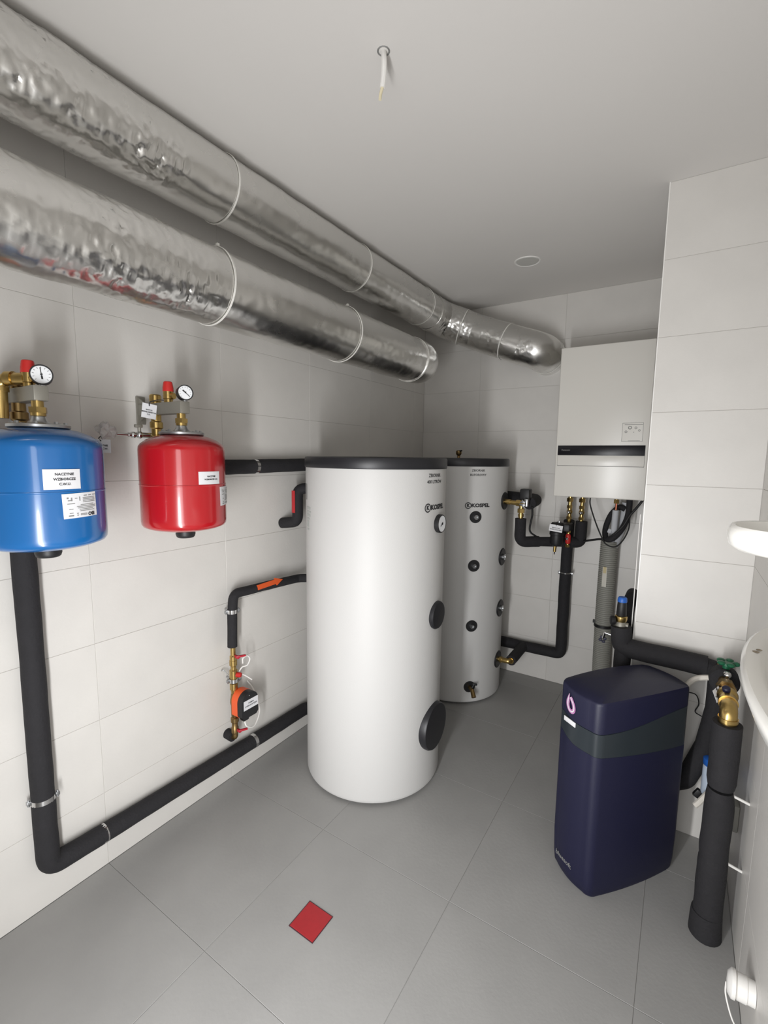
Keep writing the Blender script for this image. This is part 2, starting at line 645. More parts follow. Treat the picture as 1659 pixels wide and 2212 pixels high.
obj('end_elbow', foil_tube(elb, R2 + 0.002, 0.003, 96, [((0.44, 1.83, 2.17), 0.14, 0.006)], 14), 'foil', t, smooth=60)
for y in (0.27, 0.99, 1.655):
    obj('cable_tie', tie_ring((A2[0], y, A2[1]), (0, 1, 0), R2 + 0.003, tail=(1.9,) if y < 1 else None), 'tie', t)


# ------------------------------------------------------------------ storage tanks
T1, RT1 = (0.507, 1.105), 0.344
T2, RT2 = (0.50, 2.145), 0.322


def rosette(parent, c, rt_, az, z, r, nip=None, depth=0.006, dome=False):
    d = Vector((math.cos(az), math.sin(az), 0))
    o = Vector((c[0], c[1], z)) + d * (rt_ - 0.022)
    pr = [(r, 0), (r, 0.022 + depth * 0.4), (r * 0.93, 0.022 + depth)]
    pr += [(0.001, 0.022 + depth + (0.002 if dome else 0))]
    p = obj('rosette', B().lathe(pr, o, d, 36, False, True).bm, 'black_plastic', parent)
    if nip:
        obj('nipple', B().lathe([(nip, 0.02), (nip, 0.022 + depth + 0.012), (nip * 0.6, 0.022 + depth + 0.012), (nip * 0.5, 0.022 + depth + 0.004), (0.001, 0.022 + depth + 0.004)], o, d, 20, False, True).bm, 'steel', p)
    return p


def tank(name, c, r, label):
    t_ = thing(name, (c[0], c[1], 0), label, 'tank', 'white storage tanks')
    obj('shell', B().lathe([(r - 0.03, 0.012), (r - 0.012, 0.012), (r - 0.003, 0.016), (r, 0.024), (r, 0.03), (r, 1.545), (r, 1.553)], (c[0], c[1], 0), seg=96).bm, 'white_shell', t_)
    obj('plinth', B().lathe([(r - 0.05, 0.0), (r - 0.05, 0.014)], (c[0], c[1], 0), seg=64).bm, 'black_plastic', t_)
    obj('lid', B().lathe([(r + 0.003, 1.550), (r + 0.005, 1.553), (r + 0.005, 1.590), (r + 0.002, 1.598), (r - 0.008, 1.601), (0.002, 1.603)], (c[0], c[1], 0), seg=96).bm, 'black_satin', t_)
    return t_


def logo_bm(scale):
    """round badge with a letter K and an outlined word"""
    b = B()
    n = 28
    for q0, q1, in ((0.0155, 0.0205),):
        a = [b.ring([(q0 * math.cos(2 * PI * i / n), q0 * math.sin(2 * PI * i / n), 0.0005), (q1 * math.cos(2 * PI * i / n), q1 * math.sin(2 * PI * i / n), 0.0005)]) for i in range(n)]
        for i in range(n):
            j = (i + 1) % n
            b.bm.faces.new((a[i][0], a[j][0], a[j][1], a[i][1]))
    return b.bm


def brand_mark(parent, c, r, az, z):
    bm = logo_bm(1)
    kk = text_bm('K', 0.024, bold=0.0018)
    me = bpy.data.meshes.new('tmp')
    kk.to_mesh(me)
    kk.free()
    bm.from_mesh(me)
    for v in bm.verts:
        v.co.x -= 0.062
    wd = text_bm('KOSPEL', 0.030, bold=0.0016)
    xs = [v.co.x for v in wd.verts]
    sc = 0.125 / (max(xs) - min(xs))
    for v in wd.verts:
        v.co.x = v.co.x * sc + 0.02
        v.co.z = 0.0005
    wd.to_mesh(me)
    wd.free()
    bm.from_mesh(me)
    bpy.data.meshes.remove(me)
    return obj('brand_mark', on_cyl(bm, c, r + 0.0006, az, z), 'ink', parent, smooth=0)


def lettering(parent, txt, size, place, m='ink', bold=0.0, spacing=1.0, name='lettering'):
    bm = text_bm(txt, size, bold=bold, spacing=spacing)
    return obj(name, place(bm), m, parent, smooth=0)


t1 = tank('hot_water_tank', T1, RT1, 'large white cylindrical hot water tank with black lid, nearest of the two tanks')
brand_mark(t1, T1, RT1, math.radians(-3.5), 1.378)
lettering(t1, 'ZBIORNIK\n400 LITRÓW', 0.021, lambda bm: on_cyl(bm, T1, RT1 + 0.0008, math.radians(-5.5), 1.508), 'ink', 0.0004, 1.35)
th = obj('thermometer', B().lathe([(0.041, -0.01), (0.043, 0.004), (0.043, 0.017), (0.040, 0.021), (0.0375, 0.020)], (T1[0] + RT1, T1[1] + 0.008, 1.30), (1, 0, 0), 40, True, False).bm, 'black_plastic', t1)
obj('dial', B().lathe([(0.038, 0.0195), (0.001, 0.0195)], (T1[0] + RT1, T1[1] + 0.008, 1.30), (1, 0, 0), 40, False, False).bm, 'dial', th)
bn = B().box((T1[0] + RT1 + 0.0205, T1[1] + 0.004, 1.297), (0.001, 0.026, 0.004), Matrix.Rotation(0.6, 3, 'X'))
bn.lathe([(0.006, 0), (0.006, 0.002)], (T1[0] + RT1 + 0.02, T1[1] + 0.008, 1.30), (1, 0, 0), 12)
obj('needle', bn.bm, 'ink', th)
# big and small service flange covers
obj('flange_cover', B().lathe([(0.066, -0.02), (0.067, 0.012), (0.062, 0.019), (0.04, 0.021), (0.001, 0.022)], (T1[0] + RT1 - 0.004, T1[1] + 0.012, 0.862), (1, 0, 0), 44, False).bm, 'black_satin', t1, label='smaller round black cover')
obj('flange_cover', B().lathe([(0.113, -0.04), (0.115, 0.020), (0.110, 0.030), (0.08, 0.032), (0.001, 0.033)], (T1[0] + RT1 - 0.012, T1[1] + 0.008, 0.305), (1, 0, 0), 52, False).bm, 'black_satin', t1, label='larger round black cover near the floor')
# pale rating print on the left flank
rl = obj('rating_print', on_cyl(rects([(0.0, 0.045, 0.05, 0.012), (0.004, 0.028, 0.058, 0.009), (0.0, 0.012, 0.05, 0.012), (-0.004, -0.006, 0.042, 0.01), (-0.01, -0.03, 0.03, 0.03), (-0.006, -0.055, 0.03, 0.008)], 0.0004), T1, RT1 + 0.0005, math.radians(-122), 1.315), 'ink_pale', t1, smooth=0)
obj('rating_print', on_cyl(rects([(0, 0, 0.02, 0.075)], 0.0004), T1, RT1 + 0.0005, math.radians(-128), 1.435), 'ink_grey', t1, smooth=0)
for z in (1.44, 1.16, 0.945, 0.32, 0.155):
    rosette(t1, T1, RT1, math.radians(197), z, 0.05)

t2 = tank('buffer_tank', T2, RT2, 'white cylindrical buffer tank with black port rosettes behind the larger tank')
brand_mark(t2, T2, RT2, math.radians(-45), 1.309)
lettering(t2, 'ZBIORNIK\nBUFOROWY', 0.019, lambda bm: on_cyl(bm, T2, RT2 + 0.0008, math.radians(-45.5), 1.512), 'ink', 0.0004, 1.45)
for z in (1.237, 0.927, 0.533):
    rosette(t2, T2, RT2, math.radians(-47.2), z, 0.038, 0.0145)
for z in (1.328, 0.957, 0.608, 0.250):
    rosette(t2, T2, RT2, math.radians(0), z, 0.058, 0.02 if z in (0.957, 0.608) else None)
pr = rosette(t2, T2, RT2, math.radians(-47.2), 0.123, 0.038)
dv = Vector((math.cos(math.radians(-47.2)), math.sin(math.radians(-47.2)), 0))
o = Vector((T2[0], T2[1], 0.123)) + dv * RT2
dr = obj('drain_valve', B().cyl(o, o + dv * 0.05, 0.012).cyl(o + dv * 0.05 + Vector((0, 0, 0.004)), o + dv * 0.085 - Vector((0, 0, 0.03)), 0.013, 0.015).bm, 'brass_dull', t2)
obj('handle', B().cyl(o + dv * 0.035, o + dv * 0.035 + Vector((0.012, 0.012, 0.03)), 0.006).box(o + dv * 0.035 + Vector((0.016, 0.018, 0.03)), (0.03, 0.014, 0.012), Matrix.Rotation(0.5, 3, 'Z'), 0.003).bm, 'black_plastic', dr)
av = obj('air_vent', B().lathe([(0.010, 0), (0.010, 0.012), (0.008, 0.014), (0.014, 0.018), (0.019, 0.028), (0.019, 0.046), (0.014, 0.05), (0.006, 0.052)], (0.489, 2.145, 1.602), seg=20).bm, 'brass_dull', t2)
obj('vent_cap', B().cyl((0.503, 2.135, 1.648), (0.517, 2.125, 1.650), 0.006).bm, 'rubber', av)


# ------------------------------------------------------------------ expansion vessels
def vessel(name, c, r, m, label, nm_txt, naz, nz, nw, nh, nsz, raz, rz, rw, rh):
    t_ = thing(name, (c[0], c[1], 1.30), label, 'expansion vessel', 'expansion vessels on the left wall')
    zt, zb, zs = 1.632, 1.350, 1.496
    pr = [(0.03, 1.322), (r * 0.55, 1.328), (r * 0.80, 1.336), (r * 0.95, 1.345), (r * 0.99, 1.354), (r, 1.366), (r, 1.372), (r, zs - 0.010), (r, zs - 0.003), (r + 0.0012, zs - 0.0015), (r + 0.0012, zs + 0.0015), (r, zs + 0.003), (r, zs + 0.010), (r, zt - 0.022),
          (r, zt - 0.016), (r * 0.99, zt - 0.004), (r * 0.95, zt + 0.006), (r * 0.8, zt + 0.022), (r * 0.6, zt + 0.034), (r * 0.45, zt + 0.038), (0.05, zt + 0.038)]
    pr[0] = (0.03, 1.322)
    obj('shell', B().lathe(pr, (c[0], c[1], 0), seg=72).bm, m, t_)
    fl = obj('flange', B().lathe([(0.074, 1.671), (0.076, 1.673), (0.076, 1.680), (0.073, 1.682), (0.03, 1.685), (0.022, 1.692), (0.016, 1.706)], (c[0], c[1], 0), seg=48).bm, 'steel', t_)
    for k in range(8):
        a = 2 * PI * k / 8 + 0.3
        q = (c[0] + 0.063 * math.cos(a), c[1] + 0.063 * math.sin(a))
        obj('bolt', B().hexn((q[0], q[1], 1.681), (q[0], q[1], 1.6885), 0.0058).bm, 'steel', fl)
    obj('gasket', B().lathe([(0.068, 1.662), (0.072, 1.666), (0.072, 1.671)], (c[0], c[1], 0), seg=40).bm, 'black_plastic', t_)
    obj('valve_cap', B().lathe([(0.027, 1.298), (0.031, 1.301), (0.034, 1.310), (0.034, 1.326)], (c[0], c[1], 0), seg=32).bm, 'black_plastic', t_)
    lab = obj('name_label', on_cyl(patch(nw, nh), c, r + 0.001, naz, nz), 'sticker', t_, label='white printed label')
    lettering(lab, nm_txt, nsz, lambda bm: on_cyl(bm, c, r + 0.0024, naz + 0.03, nz), 'ink', 0.0003, 1.45)
    rat = obj('rating_label', on_cyl(patch(rw, rh), c, r + 0.001, raz, rz, 0.03), 'sticker', t_, label='white rating label stuck on upside down')
    s = rw / 0.09
    prs = [(-0.033, 0.022, 0.004, 0.004), (-0.028, 0.015, 0.01, 0.002), (-0.024, 0.018, 0.003, 0.009), (-0.026, 0.006, 0.018, 0.0016), (-0.004, 0.018, 0.0022, 0.011), (-0.013, 0.02, 0.006, 0.0015)]
    for k in range(3):
        prs.append((0.012 + 0.013 * k, 0.026, 0.009, 0.0018))
    for k in range(4):
        prs.append((0.022, 0.02 - k * 0.004, 0.036, 0.0013))
    for k in range(5):
        prs.append((0.013 + random.uniform(-0.004, 0.004), 0.001 - k * 0.0042, random.uniform(0.035, 0.056), 0.0013))
    prs += [(-0.027, -0.009, 0.01, 0.0013), (-0.027, -0.02, 0.009, 0.0014), (-0.028, -0.027, 0.012, 0.003), (-0.012, -0.022, 0.004, 0.002), (-0.012, -0.027, 0.004, 0.002), (0.004, -0.0245, 0.018, 0.0013), (0.004, -0.0275, 0.018, 0.0013)]
    prs = [(x * s, y * rh / 0.068, w_ * s, h_) for x, y, w_, h_ in prs]
    obj('fine_print', on_cyl(rects(prs), c, r + 0.0022, raz, rz, 0.03), 'ink_grey', rat, smooth=0)
    bm = text_bm('IBO', 0.013, bold=0.0006)
    for v in bm.verts:
        v.co.x, v.co.y = -v.co.x + 0.026 * s, -v.co.y - 0.026 * rh / 0.068
    obj('lettering', on_cyl(bm, c, r + 0.0024, raz, rz, 0.03), 'ink', rat, smooth=0)
    return t_


CB, RB = (0.233, -0.217), 0.154
CR, RR = (0.256, 0.217), 0.145
vessel('expansion_vessel', CB, RB, 'blue', 'glossy blue expansion vessel hanging on the left wall', 'NACZYNIE\nWZBIORCZE\nC.W.U.', math.radians(-5), 1.532, 0.088, 0.054, 0.0092, math.radians(11), 1.459, 0.096, 0.068)
vessel('expansion_vessel', CR, RR, 'red', 'glossy red expansion vessel hanging on the left wall', 'NACZYNIE\nWZBIORCZE C.O.', math.radians(2), 1.522, 0.087, 0.044, 0.0070, math.radians(40), 1.455, 0.10, 0.068)


# ------------------------------------------------------------------ safety groups above the vessels
def gauge(parent, c, d, r, na):
    d = Vector(d).normalized()
    c = Vector(c)
    p = obj('pressure_gauge', B().lathe([(r * 0.8, -0.030), (r * 0.98, -0.027), (r, -0.004), (r, 0.0), (r * 0.9, 0.0), (r * 0.88, -0.003)], c, d, 40, True, False).bm, 'black_plastic', parent)
    dl = obj('dial', B().lathe([(r * 0.89, -0.003), (0.001, -0.003)], c, d, 40, False, False).bm, 'dial', p)
    ex = Vector((0, 0, 1)).cross(d).normalized()
    ey = d.cross(ex)
    b = B()
    for k in range(11):
        a = math.radians(-135 + 27 * k + 90)
        q = c - d * 0.0024 + (ex * math.cos(a) + ey * math.sin(a)) * r * 0.7
        Rm = Matrix((ex, ey, d)).transposed() @ Matrix.Rotation(a, 3, 'Z')
        b.box(q, (r * 0.16, r * 0.04, 0.0004), Rm)
    obj('scale_marks', b.bm, 'ink_grey', p)
    Rm = Matrix((ex, ey, d)).transposed() @ Matrix.Rotation(na, 3, 'Z')
    b = B().box(c - d * 0.0018 + Rm @ Vector((r * 0.15, 0, 0)), (r * 1.1, r * 0.07, 0.0006), Rm)
    b.box(c - d * 0.0018 + Rm @ Vector((-r * 0.3, 0, 0)), (r * 0.3, r * 0.15, 0.0006), Rm)
    b.lathe([(r * 0.1, 0), (r * 0.1, 0.002)], c - d * 0.002, d, 12)
    obj('needle', b.bm, 'ink', p)
    return p


def safety_group(label, c, y, gp, gd, gr, na, blue):
    t_ = thing('safety_group', (0.0, y, 1.77), label, 'safety valve group', 'safety groups on the left wall')
    zb = 1.768
    obj('wall_bracket', B().box((0.004, y + 0.0, zb), (0.006, 0.036, 0.105), bev=0.002).prism([(0, -0.05), (0.05, -0.022), (0.05, 0.022), (0, 0.05)], (0.006, y - 0.012, zb), (1, 0, 0), (0, 0, 1), (0, 0.004, 0)).bm, 'grey_steel', t_)
    obj('cross_bar', B().box(((0.02 + c[0] + 0.03) / 2, y, zb), (c[0] + 0.03 - 0.02, 0.038, 0.042), bev=0.003).bm, 'grey_steel', t_, label='square steel manifold bar')
    br = B().lathe([(0.012, 1.704), (0.019, 1.706), (0.019, 1.714)], (c[0], c[1], 0), seg=20)
    br.hexn((c[0], c[1], 1.714), (c[0], c[1], 1.730), 0.023)
    br.lathe([(0.015, 1.73), (0.015, 1.748)], (c[0], c[1], 0), seg=20)
    obj('union_nut', br.bm, 'brass', t_)
    # vertical feed through the bar
    fx = 0.105
    bf = B().lathe([(0.018, 1.60), (0.018, 1.655), (0.022, 1.657), (0.022, 1.672), (0.018, 1.674), (0.018, 1.695), (0.023, 1.70), (0.023, 1.72), (0.018, 1.724), (0.018, 1.75)], (fx, y, 0), seg=24)
    bf.lathe([(0.017, 1.786), (0.017, 1.795), (0.021, 1.797), (0.021, 1.818), (0.018, 1.822), (0.001, 1.822)], (fx, y, 0), seg=24)
    obj('feed_pipe', bf.bm, 'brass_dull' if blue else 'brass', t_)
    rx = 0.188
    rv = obj('relief_valve', B().lathe([(0.015, 1.788), (0.015, 1.80), (0.018, 1.802), (0.018, 1.828), (0.014, 1.83)], (rx, y, 0), seg=22).cyl((rx, y, 1.812), (rx + 0.026, y + 0.006, 1.812), 0.011).bm, 'brass', t_)
    obj('red_cap', B().lathe([(0.019, 1.828), (0.0185, 1.842), (0.015, 1.862), (0.012, 1.864)], (rx, y, 0), seg=14).bm, 'red_plastic', rv, label='red ribbed plastic cap')
    obj('gauge_stem', B().cyl((gp[0] - gd[0] * 0.012, gp[1] - gd[1] * 0.012, 1.788), (gp[0] - gd[0] * 0.012, gp[1] - gd[1] * 0.012, gp[2] - gr * 0.8), 0.008).bm, 'steel', t_)
    gauge(t_, gp, gd, gr, na)
    return t_


gb = safety_group('brass safety valve group with gauge above the blue vessel', CB, -0.217, (0.240, -0.205, 1.822), (0.93, -0.36, 0.05), 0.028, math.radians(97), True)
gr_ = safety_group('brass safety valve group with gauge and steel bar above the red vessel', CR, 0.214, (0.285, 0.218, 1.820), (0.93, -0.32, 0.05), 0.027, math.radians(-42), False)
obj('overflow_elbow', B().tube(fillet([(0.185, -0.222, 1.812), (0.12, -0.262, 1.812), (0.118, -0.265, 1.70)], 0.03), 0.017, 16).lathe([(0.0205, 0), (0.0205, 0.02)], (0.155, -0.241, 1.812), (-0.65, -0.4, 0), 20).lathe([(0.021, 1.775), (0.021, 1.79)], (0.119, -0.263, 0), seg=20).bm, 'brass', gb)
# drain tap on the feed of the red vessel
tp = thing('drain_tap', (0.09, 0.19, 1.672), 'small chrome drain tap beside the red vessel pointing left', 'tap')
obj('tap_body', B().cyl((0.095, 0.206, 1.672), (0.085, 0.15, 1.672), 0.009).sphere((0.086, 0.158, 1.672), 0.0135).sphere((0.083, 0.136, 1.671), 0.012).cyl((0.085, 0.15, 1.672), (0.083, 0.118, 1.671), 0.008).bm, 'chrome', tp)
obj('spindle', B().cyl((0.086, 0.158, 1.672), (0.086, 0.158, 1.700), 0.006).box((0.086, 0.155, 1.704), (0.014, 0.028, 0.012), bev=0.003).bm, 'grey_steel', tp)
obj('outlet', B().cyl((0.083, 0.118, 1.671), (0.080, 0.066, 1.672), 0.0055).bm, 'chrome', tp)

# hanging tags
def tag(label, c, ex, ey, w_, h_, txt, sz, loop):
    t_ = thing('hanging_tag', c, label, 'tag', 'white hanging tags')
    c, ex, ey = Vector(c), Vector(ex).normalized(), Vector(ey).normalized()
    ez = ex.cross(ey).normalized()
    Rm = Matrix((ex, ey, ez)).transposed()
    card = obj('card', B().box(c, (w_, h_, 0.0012), Rm).bm, 'sticker', t_, smooth=0)
    lettering(card, txt, sz, lambda bm: on_plane(bm, c + ez * 0.0012 - ey * h_ * 0.08, ex, ey), 'ink', 0.0003, 1.3)
    obj('loop', B().tube(spline([c + ey * h_ * 0.36 + ez * 0.003] + [Vector(q) for q in loop]), 0.0016, 8).bm, 'rubber', t_)
    return t_


tag('white tag tied to the steel bar above the red vessel', (0.135, 0.170, 1.757), (0.80, 0.6, -0.2), (0.12, 0.08, 1), 0.052, 0.052, 'ZAWÓR\nBEZPIECZEŃSTWA\nC.O.', 0.0062, [(0.15, 0.165, 1.786), (0.17, 0.178, 1.795), (0.188, 0.196, 1.796)])
tag('white tag partly behind the blue vessel, tied to the drain tap', (0.085, 0.022, 1.628), (0.75, 0.66, -0.05), (0.02, 0.0, 1), 0.060, 0.046, 'NACZYNIE\nWZB. C.W.', 0.0085, [(0.074, 0.02, 1.655), (0.074, 0.04, 1.668), (0.08, 0.07, 1.672)])
b = B()
vs_ = bmesh.ops.create_icosphere(b.bm, subdivisions=3, radius=0.026)['verts']
for v in vs_:
    v.co = v.co * (1 + 0.7 * noise.noise(v.co * 60)) + Vector((0.085, 0.04, 1.682))
obj('plastic_scrap', b.bm, 'film', origin=(0.085, 0.04, 1.66), label='crumpled clear plastic scrap on the tip of the drain tap', cat='plastic wrap', smooth=0)


# ------------------------------------------------------------------ insulated pipes
def clamp(parent, c, d, r, wall=None, ear=None):
    """two-part steel pipe clamp with a screw; wall = unit direction to the wall and length"""
    d = Vector(d).normalized()
    c = Vector(c)
    b = B().lathe([(r + 0.001, -0.009), (r + 0.003, -0.009), (r + 0.003, 0.009), (r + 0.001, 0.009)], c, d, 32, False, False)
    p = obj('pipe_clamp', b.bm, 'chrome', parent)
    if wall is not None:
        wv, L = Vector(wall[:3]), wall[3]
        obj('stud', B().cyl(c + wv * r, c + wv * (r + L), 0.004, seg=10).bm, 'steel', p)
    if ear is not None:
        e = Vector(ear).normalized()
        for s in (1, -1):
            obj('screw', B().box(c + e * s * (r + 0.008), (0.012, 0.012, 0.014), bev=0.002).cyl(c + e * s * (r + 0.008) - d * 0.012, c + e * s * (r + 0.008) + d * 0.012, 0.0035, seg=8).bm, 'steel', p)
    return p


RP = 0.034


def foam(name, pts, r, parent, rad=0.05, seed=0.0, wob=0.05):
    return obj(name, B().tube(fillet(pts, rad, 8, step=0.03), r, 20, True, wob, seed).bm, 'foam', parent, smooth=50)


# long pipe under the blue vessel
px = 0.043
t = thing('insulated_pipe', (px, -0.213, 0.17), 'long black foam-insulated pipe dropping below the blue vessel, then along the floor', 'pipe', 'black insulated pipes')
foam('drop_insulation', [(px, -0.213, 1.60), (px, -0.213, 0.44)], RP, t, seed=1)
foam('run_insulation', [(px, -0.213, 0.43), (px, -0.213, 0.180), (px, -0.03, 0.172)], RP + 0.001, t, 0.045, 2)
foam('run_insulation', [(px, -0.034, 0.172), (px, 0.70, 0.152)], RP, t, seed=3)
foam('run_insulation', [(px, 0.696, 0.152), (px, 1.10, 0.146), (0.19, 1.13, 0.148)], RP, t, 0.05, seed=4)
clamp(t, (px, -0.213, 0.437), (0, 0, 1), RP - 0.002, ear=(0.3, 1, 0))
clamp(t, (px, -0.034, 0.172), (0, 1, 0), RP - 0.002, (-1, 0, 0, 0.012))
clamp(t, (px, 0.698, 0.152), (0, 1, 0), RP - 0.002, (-1, 0, 0, 0.012))

t = thing('insulated_pipe', (0.045, 0.75, 1.55), 'black foam-insulated pipe running level from behind the red vessel to the lid of the tank', 'pipe', 'black insulated pipes')
foam('insulation', [(0.05, 0.214, 1.60), (0.05, 0.214, 1.545), (0.048, 0.74, 1.548)], RP, t, 0.04, 5)
foam('insulation', [(0.048, 0.738, 1.548), (0.048, 1.30, 1.558), (0.05, 1.40, 1.558)], RP, t, 0.05, 6)
clamp(t, (0.048, 0.739, 1.548), (0, 1, 0), RP - 0.002, (-1, 0, 0, 0.012))

t = thing('insulated_pipe', (0.10, 0.97, 1.35), 'short S-shaped black foam-insulated pipe with a red arrow between tank and left wall', 'pipe', 'black insulated pipes')
foam('insulation', [(0.185, 1.03, 1.437), (0.105, 0.972, 1.432), (0.105, 0.972, 1.258), (0.0, 0.962, 1.244)], 0.028, t, 0.04, 7)
bm = B()
ar = [(-0.009, -0.05), (0.009, -0.05), (0.009, 0.05), (-0.009, 0.05)]
ring = []
for k in range(7):
    u = k / 6
    for j in range(2):
        pass
pw = patch(0.026, 0.115, 8, 0.0012)
obj('arrow_sticker', on_cyl(pw, (0.105, 0.972), 0.0297, math.radians(-98), 1.366), 'arrow_red', t, label='red flow arrow sticker')

t = thing('circulation_pipe', (0.06, 0.58, 0.95), 'thin black insulated pipe with an orange arrow leading to the brass pump line', 'pipe')
foam('insulation', [(0.19, 1.06, 0.952), (0.062, 1.02, 0.938), (0.058, 0.80, 0.948), (0.056, 0.588, 0.955), (0.056, 0.578, 0.87)], 0.0225, t, 0.035, 8)
foam('insulation', [(0.056, 0.578, 0.872), (0.056, 0.574, 0.702)], 0.0225, t, 0.03, 9)
clamp(t, (0.056, 0.578, 0.875), (0, 0, 1), 0.0215, (-1, 0, 0, 0.03), ear=(0.4, 1, 0))
bm = B()
pl = [(-0.085, -0.012), (0.035, -0.012), (0.035, -0.020), (0.085, 0.0), (0.035, 0.020), (0.035, 0.012), (-0.085, 0.012)]
d_ = Vector((0, 0.212, 0.007)).normalized()
e_ = Vector((-0.5, 0, 0.866))
bm.prism(pl, Vector((0.058, 0.80, 0.950)) + Vector((0.866, 0, 0.5)) * 0.0195, d_, e_, Vector((0.866, 0, 0.5)) * 0.0045)
obj('arrow_sticker', bm.bm, 'arrow_orange', t, label='orange flow arrow sticker')

# circulation pump line
cx, cy = 0.056, 0.576
t = thing('pump_line', (cx, cy, 0.25), 'vertical brass line of valves and fittings on the left wall around the pump', 'pipe fittings')
b = B().lathe([(0.012, 0.702), (0.012, 0.66), (0.016, 0.655), (0.016, 0.635), (0.018, 0.634), (0.018, 0.61), (0.013, 0.605), (0.013, 0.59), (0.019, 0.585), (0.019, 0.545), (0.014, 0.54), (0.014, 0.525), (0.019, 0.52), (0.019, 0.49), (0.015, 0.486), (0.013, 0.47)][::-1], (cx, cy, 0), seg=20)
obj('upper_fittings', b.bm, 'brass', t)
b = B().lathe([(0.013, 0.47), (0.016, 0.455), (0.016, 0.36), (0.013, 0.35), (0.019, 0.345), (0.019, 0.325), (0.014, 0.32), (0.014, 0.30), (0.017, 0.295), (0.017, 0.27), (0.013, 0.265)][::-1], (cx, cy, 0), seg=20)
b.tube(fillet([(cx, cy, 0.268), (cx, cy, 0.243), (cx - 0.03, cy - 0.003, 0.243)], 0.018), 0.014, 14)
obj('lower_fittings', b.bm, 'brass_dull', t)
foam('insulation', [(0.0, 0.573, 0.245), (0.046, 0.571, 0.245)], 0.024, t)
for z in (0.655, 0.284):
    obj('valve_handle', B().box((cx + 0.022, cy + 0.004, z), (0.03, 0.012, 0.014), bev=0.003).box((cx + 0.042, cy + 0.012, z + 0.006), (0.012, 0.045, 0.009), Matrix.Rotation(-0.5, 3, 'Z'), 0.003).bm, 'crimson', t)
obj('check_valve_knob', B().lathe([(0.012, 0), (0.012, 0.02), (0.009, 0.024)], (cx + 0.013, cy + 0.006, 0.563), (0.8, 0.4, 0), 16).bm, 'red_plastic', t)
clamp(t, (cx, cy, 0.536), (0, 0, 1), 0.020, (-1, 0, 0, 0.032), ear=(0.4, 1, 0))
obj('clamp_hook', B().tube(spline([(0.0, 0.55, 0.575), (0.012, 0.548, 0.585), (0.022, 0.556, 0.575), (0.035, 0.566, 0.552)]), 0.0022, 8).bm, 'steel', t)

t = thing('circulation_pump', (cx + 0.05, cy + 0.01, 0.40), 'small orange and black circulation pump on the brass line by the left wall', 'pump')
yc, zc = cy + 0.024, 0.436
obj('pump_flange', B().lathe([(0.045, 0.0), (0.05, 0.006), (0.05, 0.016)], (cx - 0.004, yc, zc), (1, 0, 0), 32).bm, 'brass_dull', t)


def dshape(w_, h_, n=14):
    p = []
    for k in range(n + 1):
        a = PI * k / n
        p.append((w_ / 2 * math.cos(a), h_ * 0.5 - w_ / 2 + w_ / 2 * math.sin(a)))
    p += [(-w_ / 2, -h_ / 2 + 0.012), (-w_ / 2 + 0.012, -h_ / 2), (w_ / 2 - 0.012, -h_ / 2), (w_ / 2, -h_ / 2 + 0.012)]
    return p


obj('motor_ring', B().prism(dshape(0.100, 0.125), (cx + 0.012, yc, zc - 0.008), (0, 1, 0), (0, 0, 1), (0.040, 0, 0)).bm, 'orange', t)
hs = obj('motor_housing', B().prism(dshape(0.098, 0.124), (cx + 0.052, yc, zc - 0.008), (0, 1, 0), (0, 0, 1), (0.032, 0, 0)).prism([(-0.02, 0), (0.02, 0), (0.014, -0.012), (-0.014, -0.012)], (cx + 0.056, yc - 0.02, zc - 0.07), (0, 1, 0), (0, 0, 1), (0.022, 0, 0)).bm, 'black_plastic', t)
pb = Vector((cx + 0.0852, yc + 0.004, zc - 0.004))
lab = obj('name_label', B().box(pb, (0.001, 0.086, 0.046)).bm, 'sticker', t, smooth=0)
lettering(lab, 'POMPA\nCYRKULACYJNA', 0.0098, lambda bm: on_plane(bm, pb + Vector((0.001, 0, 0)), (0, 1, 0), (0, 0, 1)), 'ink', 0.0003, 1.3)
obj('status_lamp', B().lathe([(0.002, 0), (0.001, 0.001)], (cx + 0.084, yc - 0.004, zc + 0.038), (1, 0, 0), 8).bm, 'sticker', t)
obj('power_cable', B().tube(spline([(cx + 0.066, yc - 0.022, zc - 0.085), (cx + 0.07, yc - 0.01, zc - 0.12), (cx + 0.06, yc + 0.045, zc - 0.145), (cx + 0.03, yc + 0.105, zc - 0.10), (cx - 0.02, yc + 0.115, zc - 0.02), (0.004, yc + 0.10, zc + 0.03)]), 0.0036, 10).bm, 'white_plastic', t)
obj('sensor_cable', B().tube(spline([(cx + 0.03, yc + 0.06, zc + 0.075), (cx + 0.02, yc + 0.03, zc + 0.105), (cx + 0.014, yc + 0.0, zc + 0.13), (cx + 0.02, yc + 0.01, zc + 0.155), (cx + 0.03, yc + 0.034, zc + 0.16), (cx + 0.03, yc + 0.05, zc + 0.185), (cx + 0.028, yc + 0.036, zc + 0.205), (cx + 0.026, yc + 0.012, zc + 0.20), (cx + 0.024, yc + 0.012, zc + 0.175)]), 0.0032, 10).bm, 'white_plastic', t)

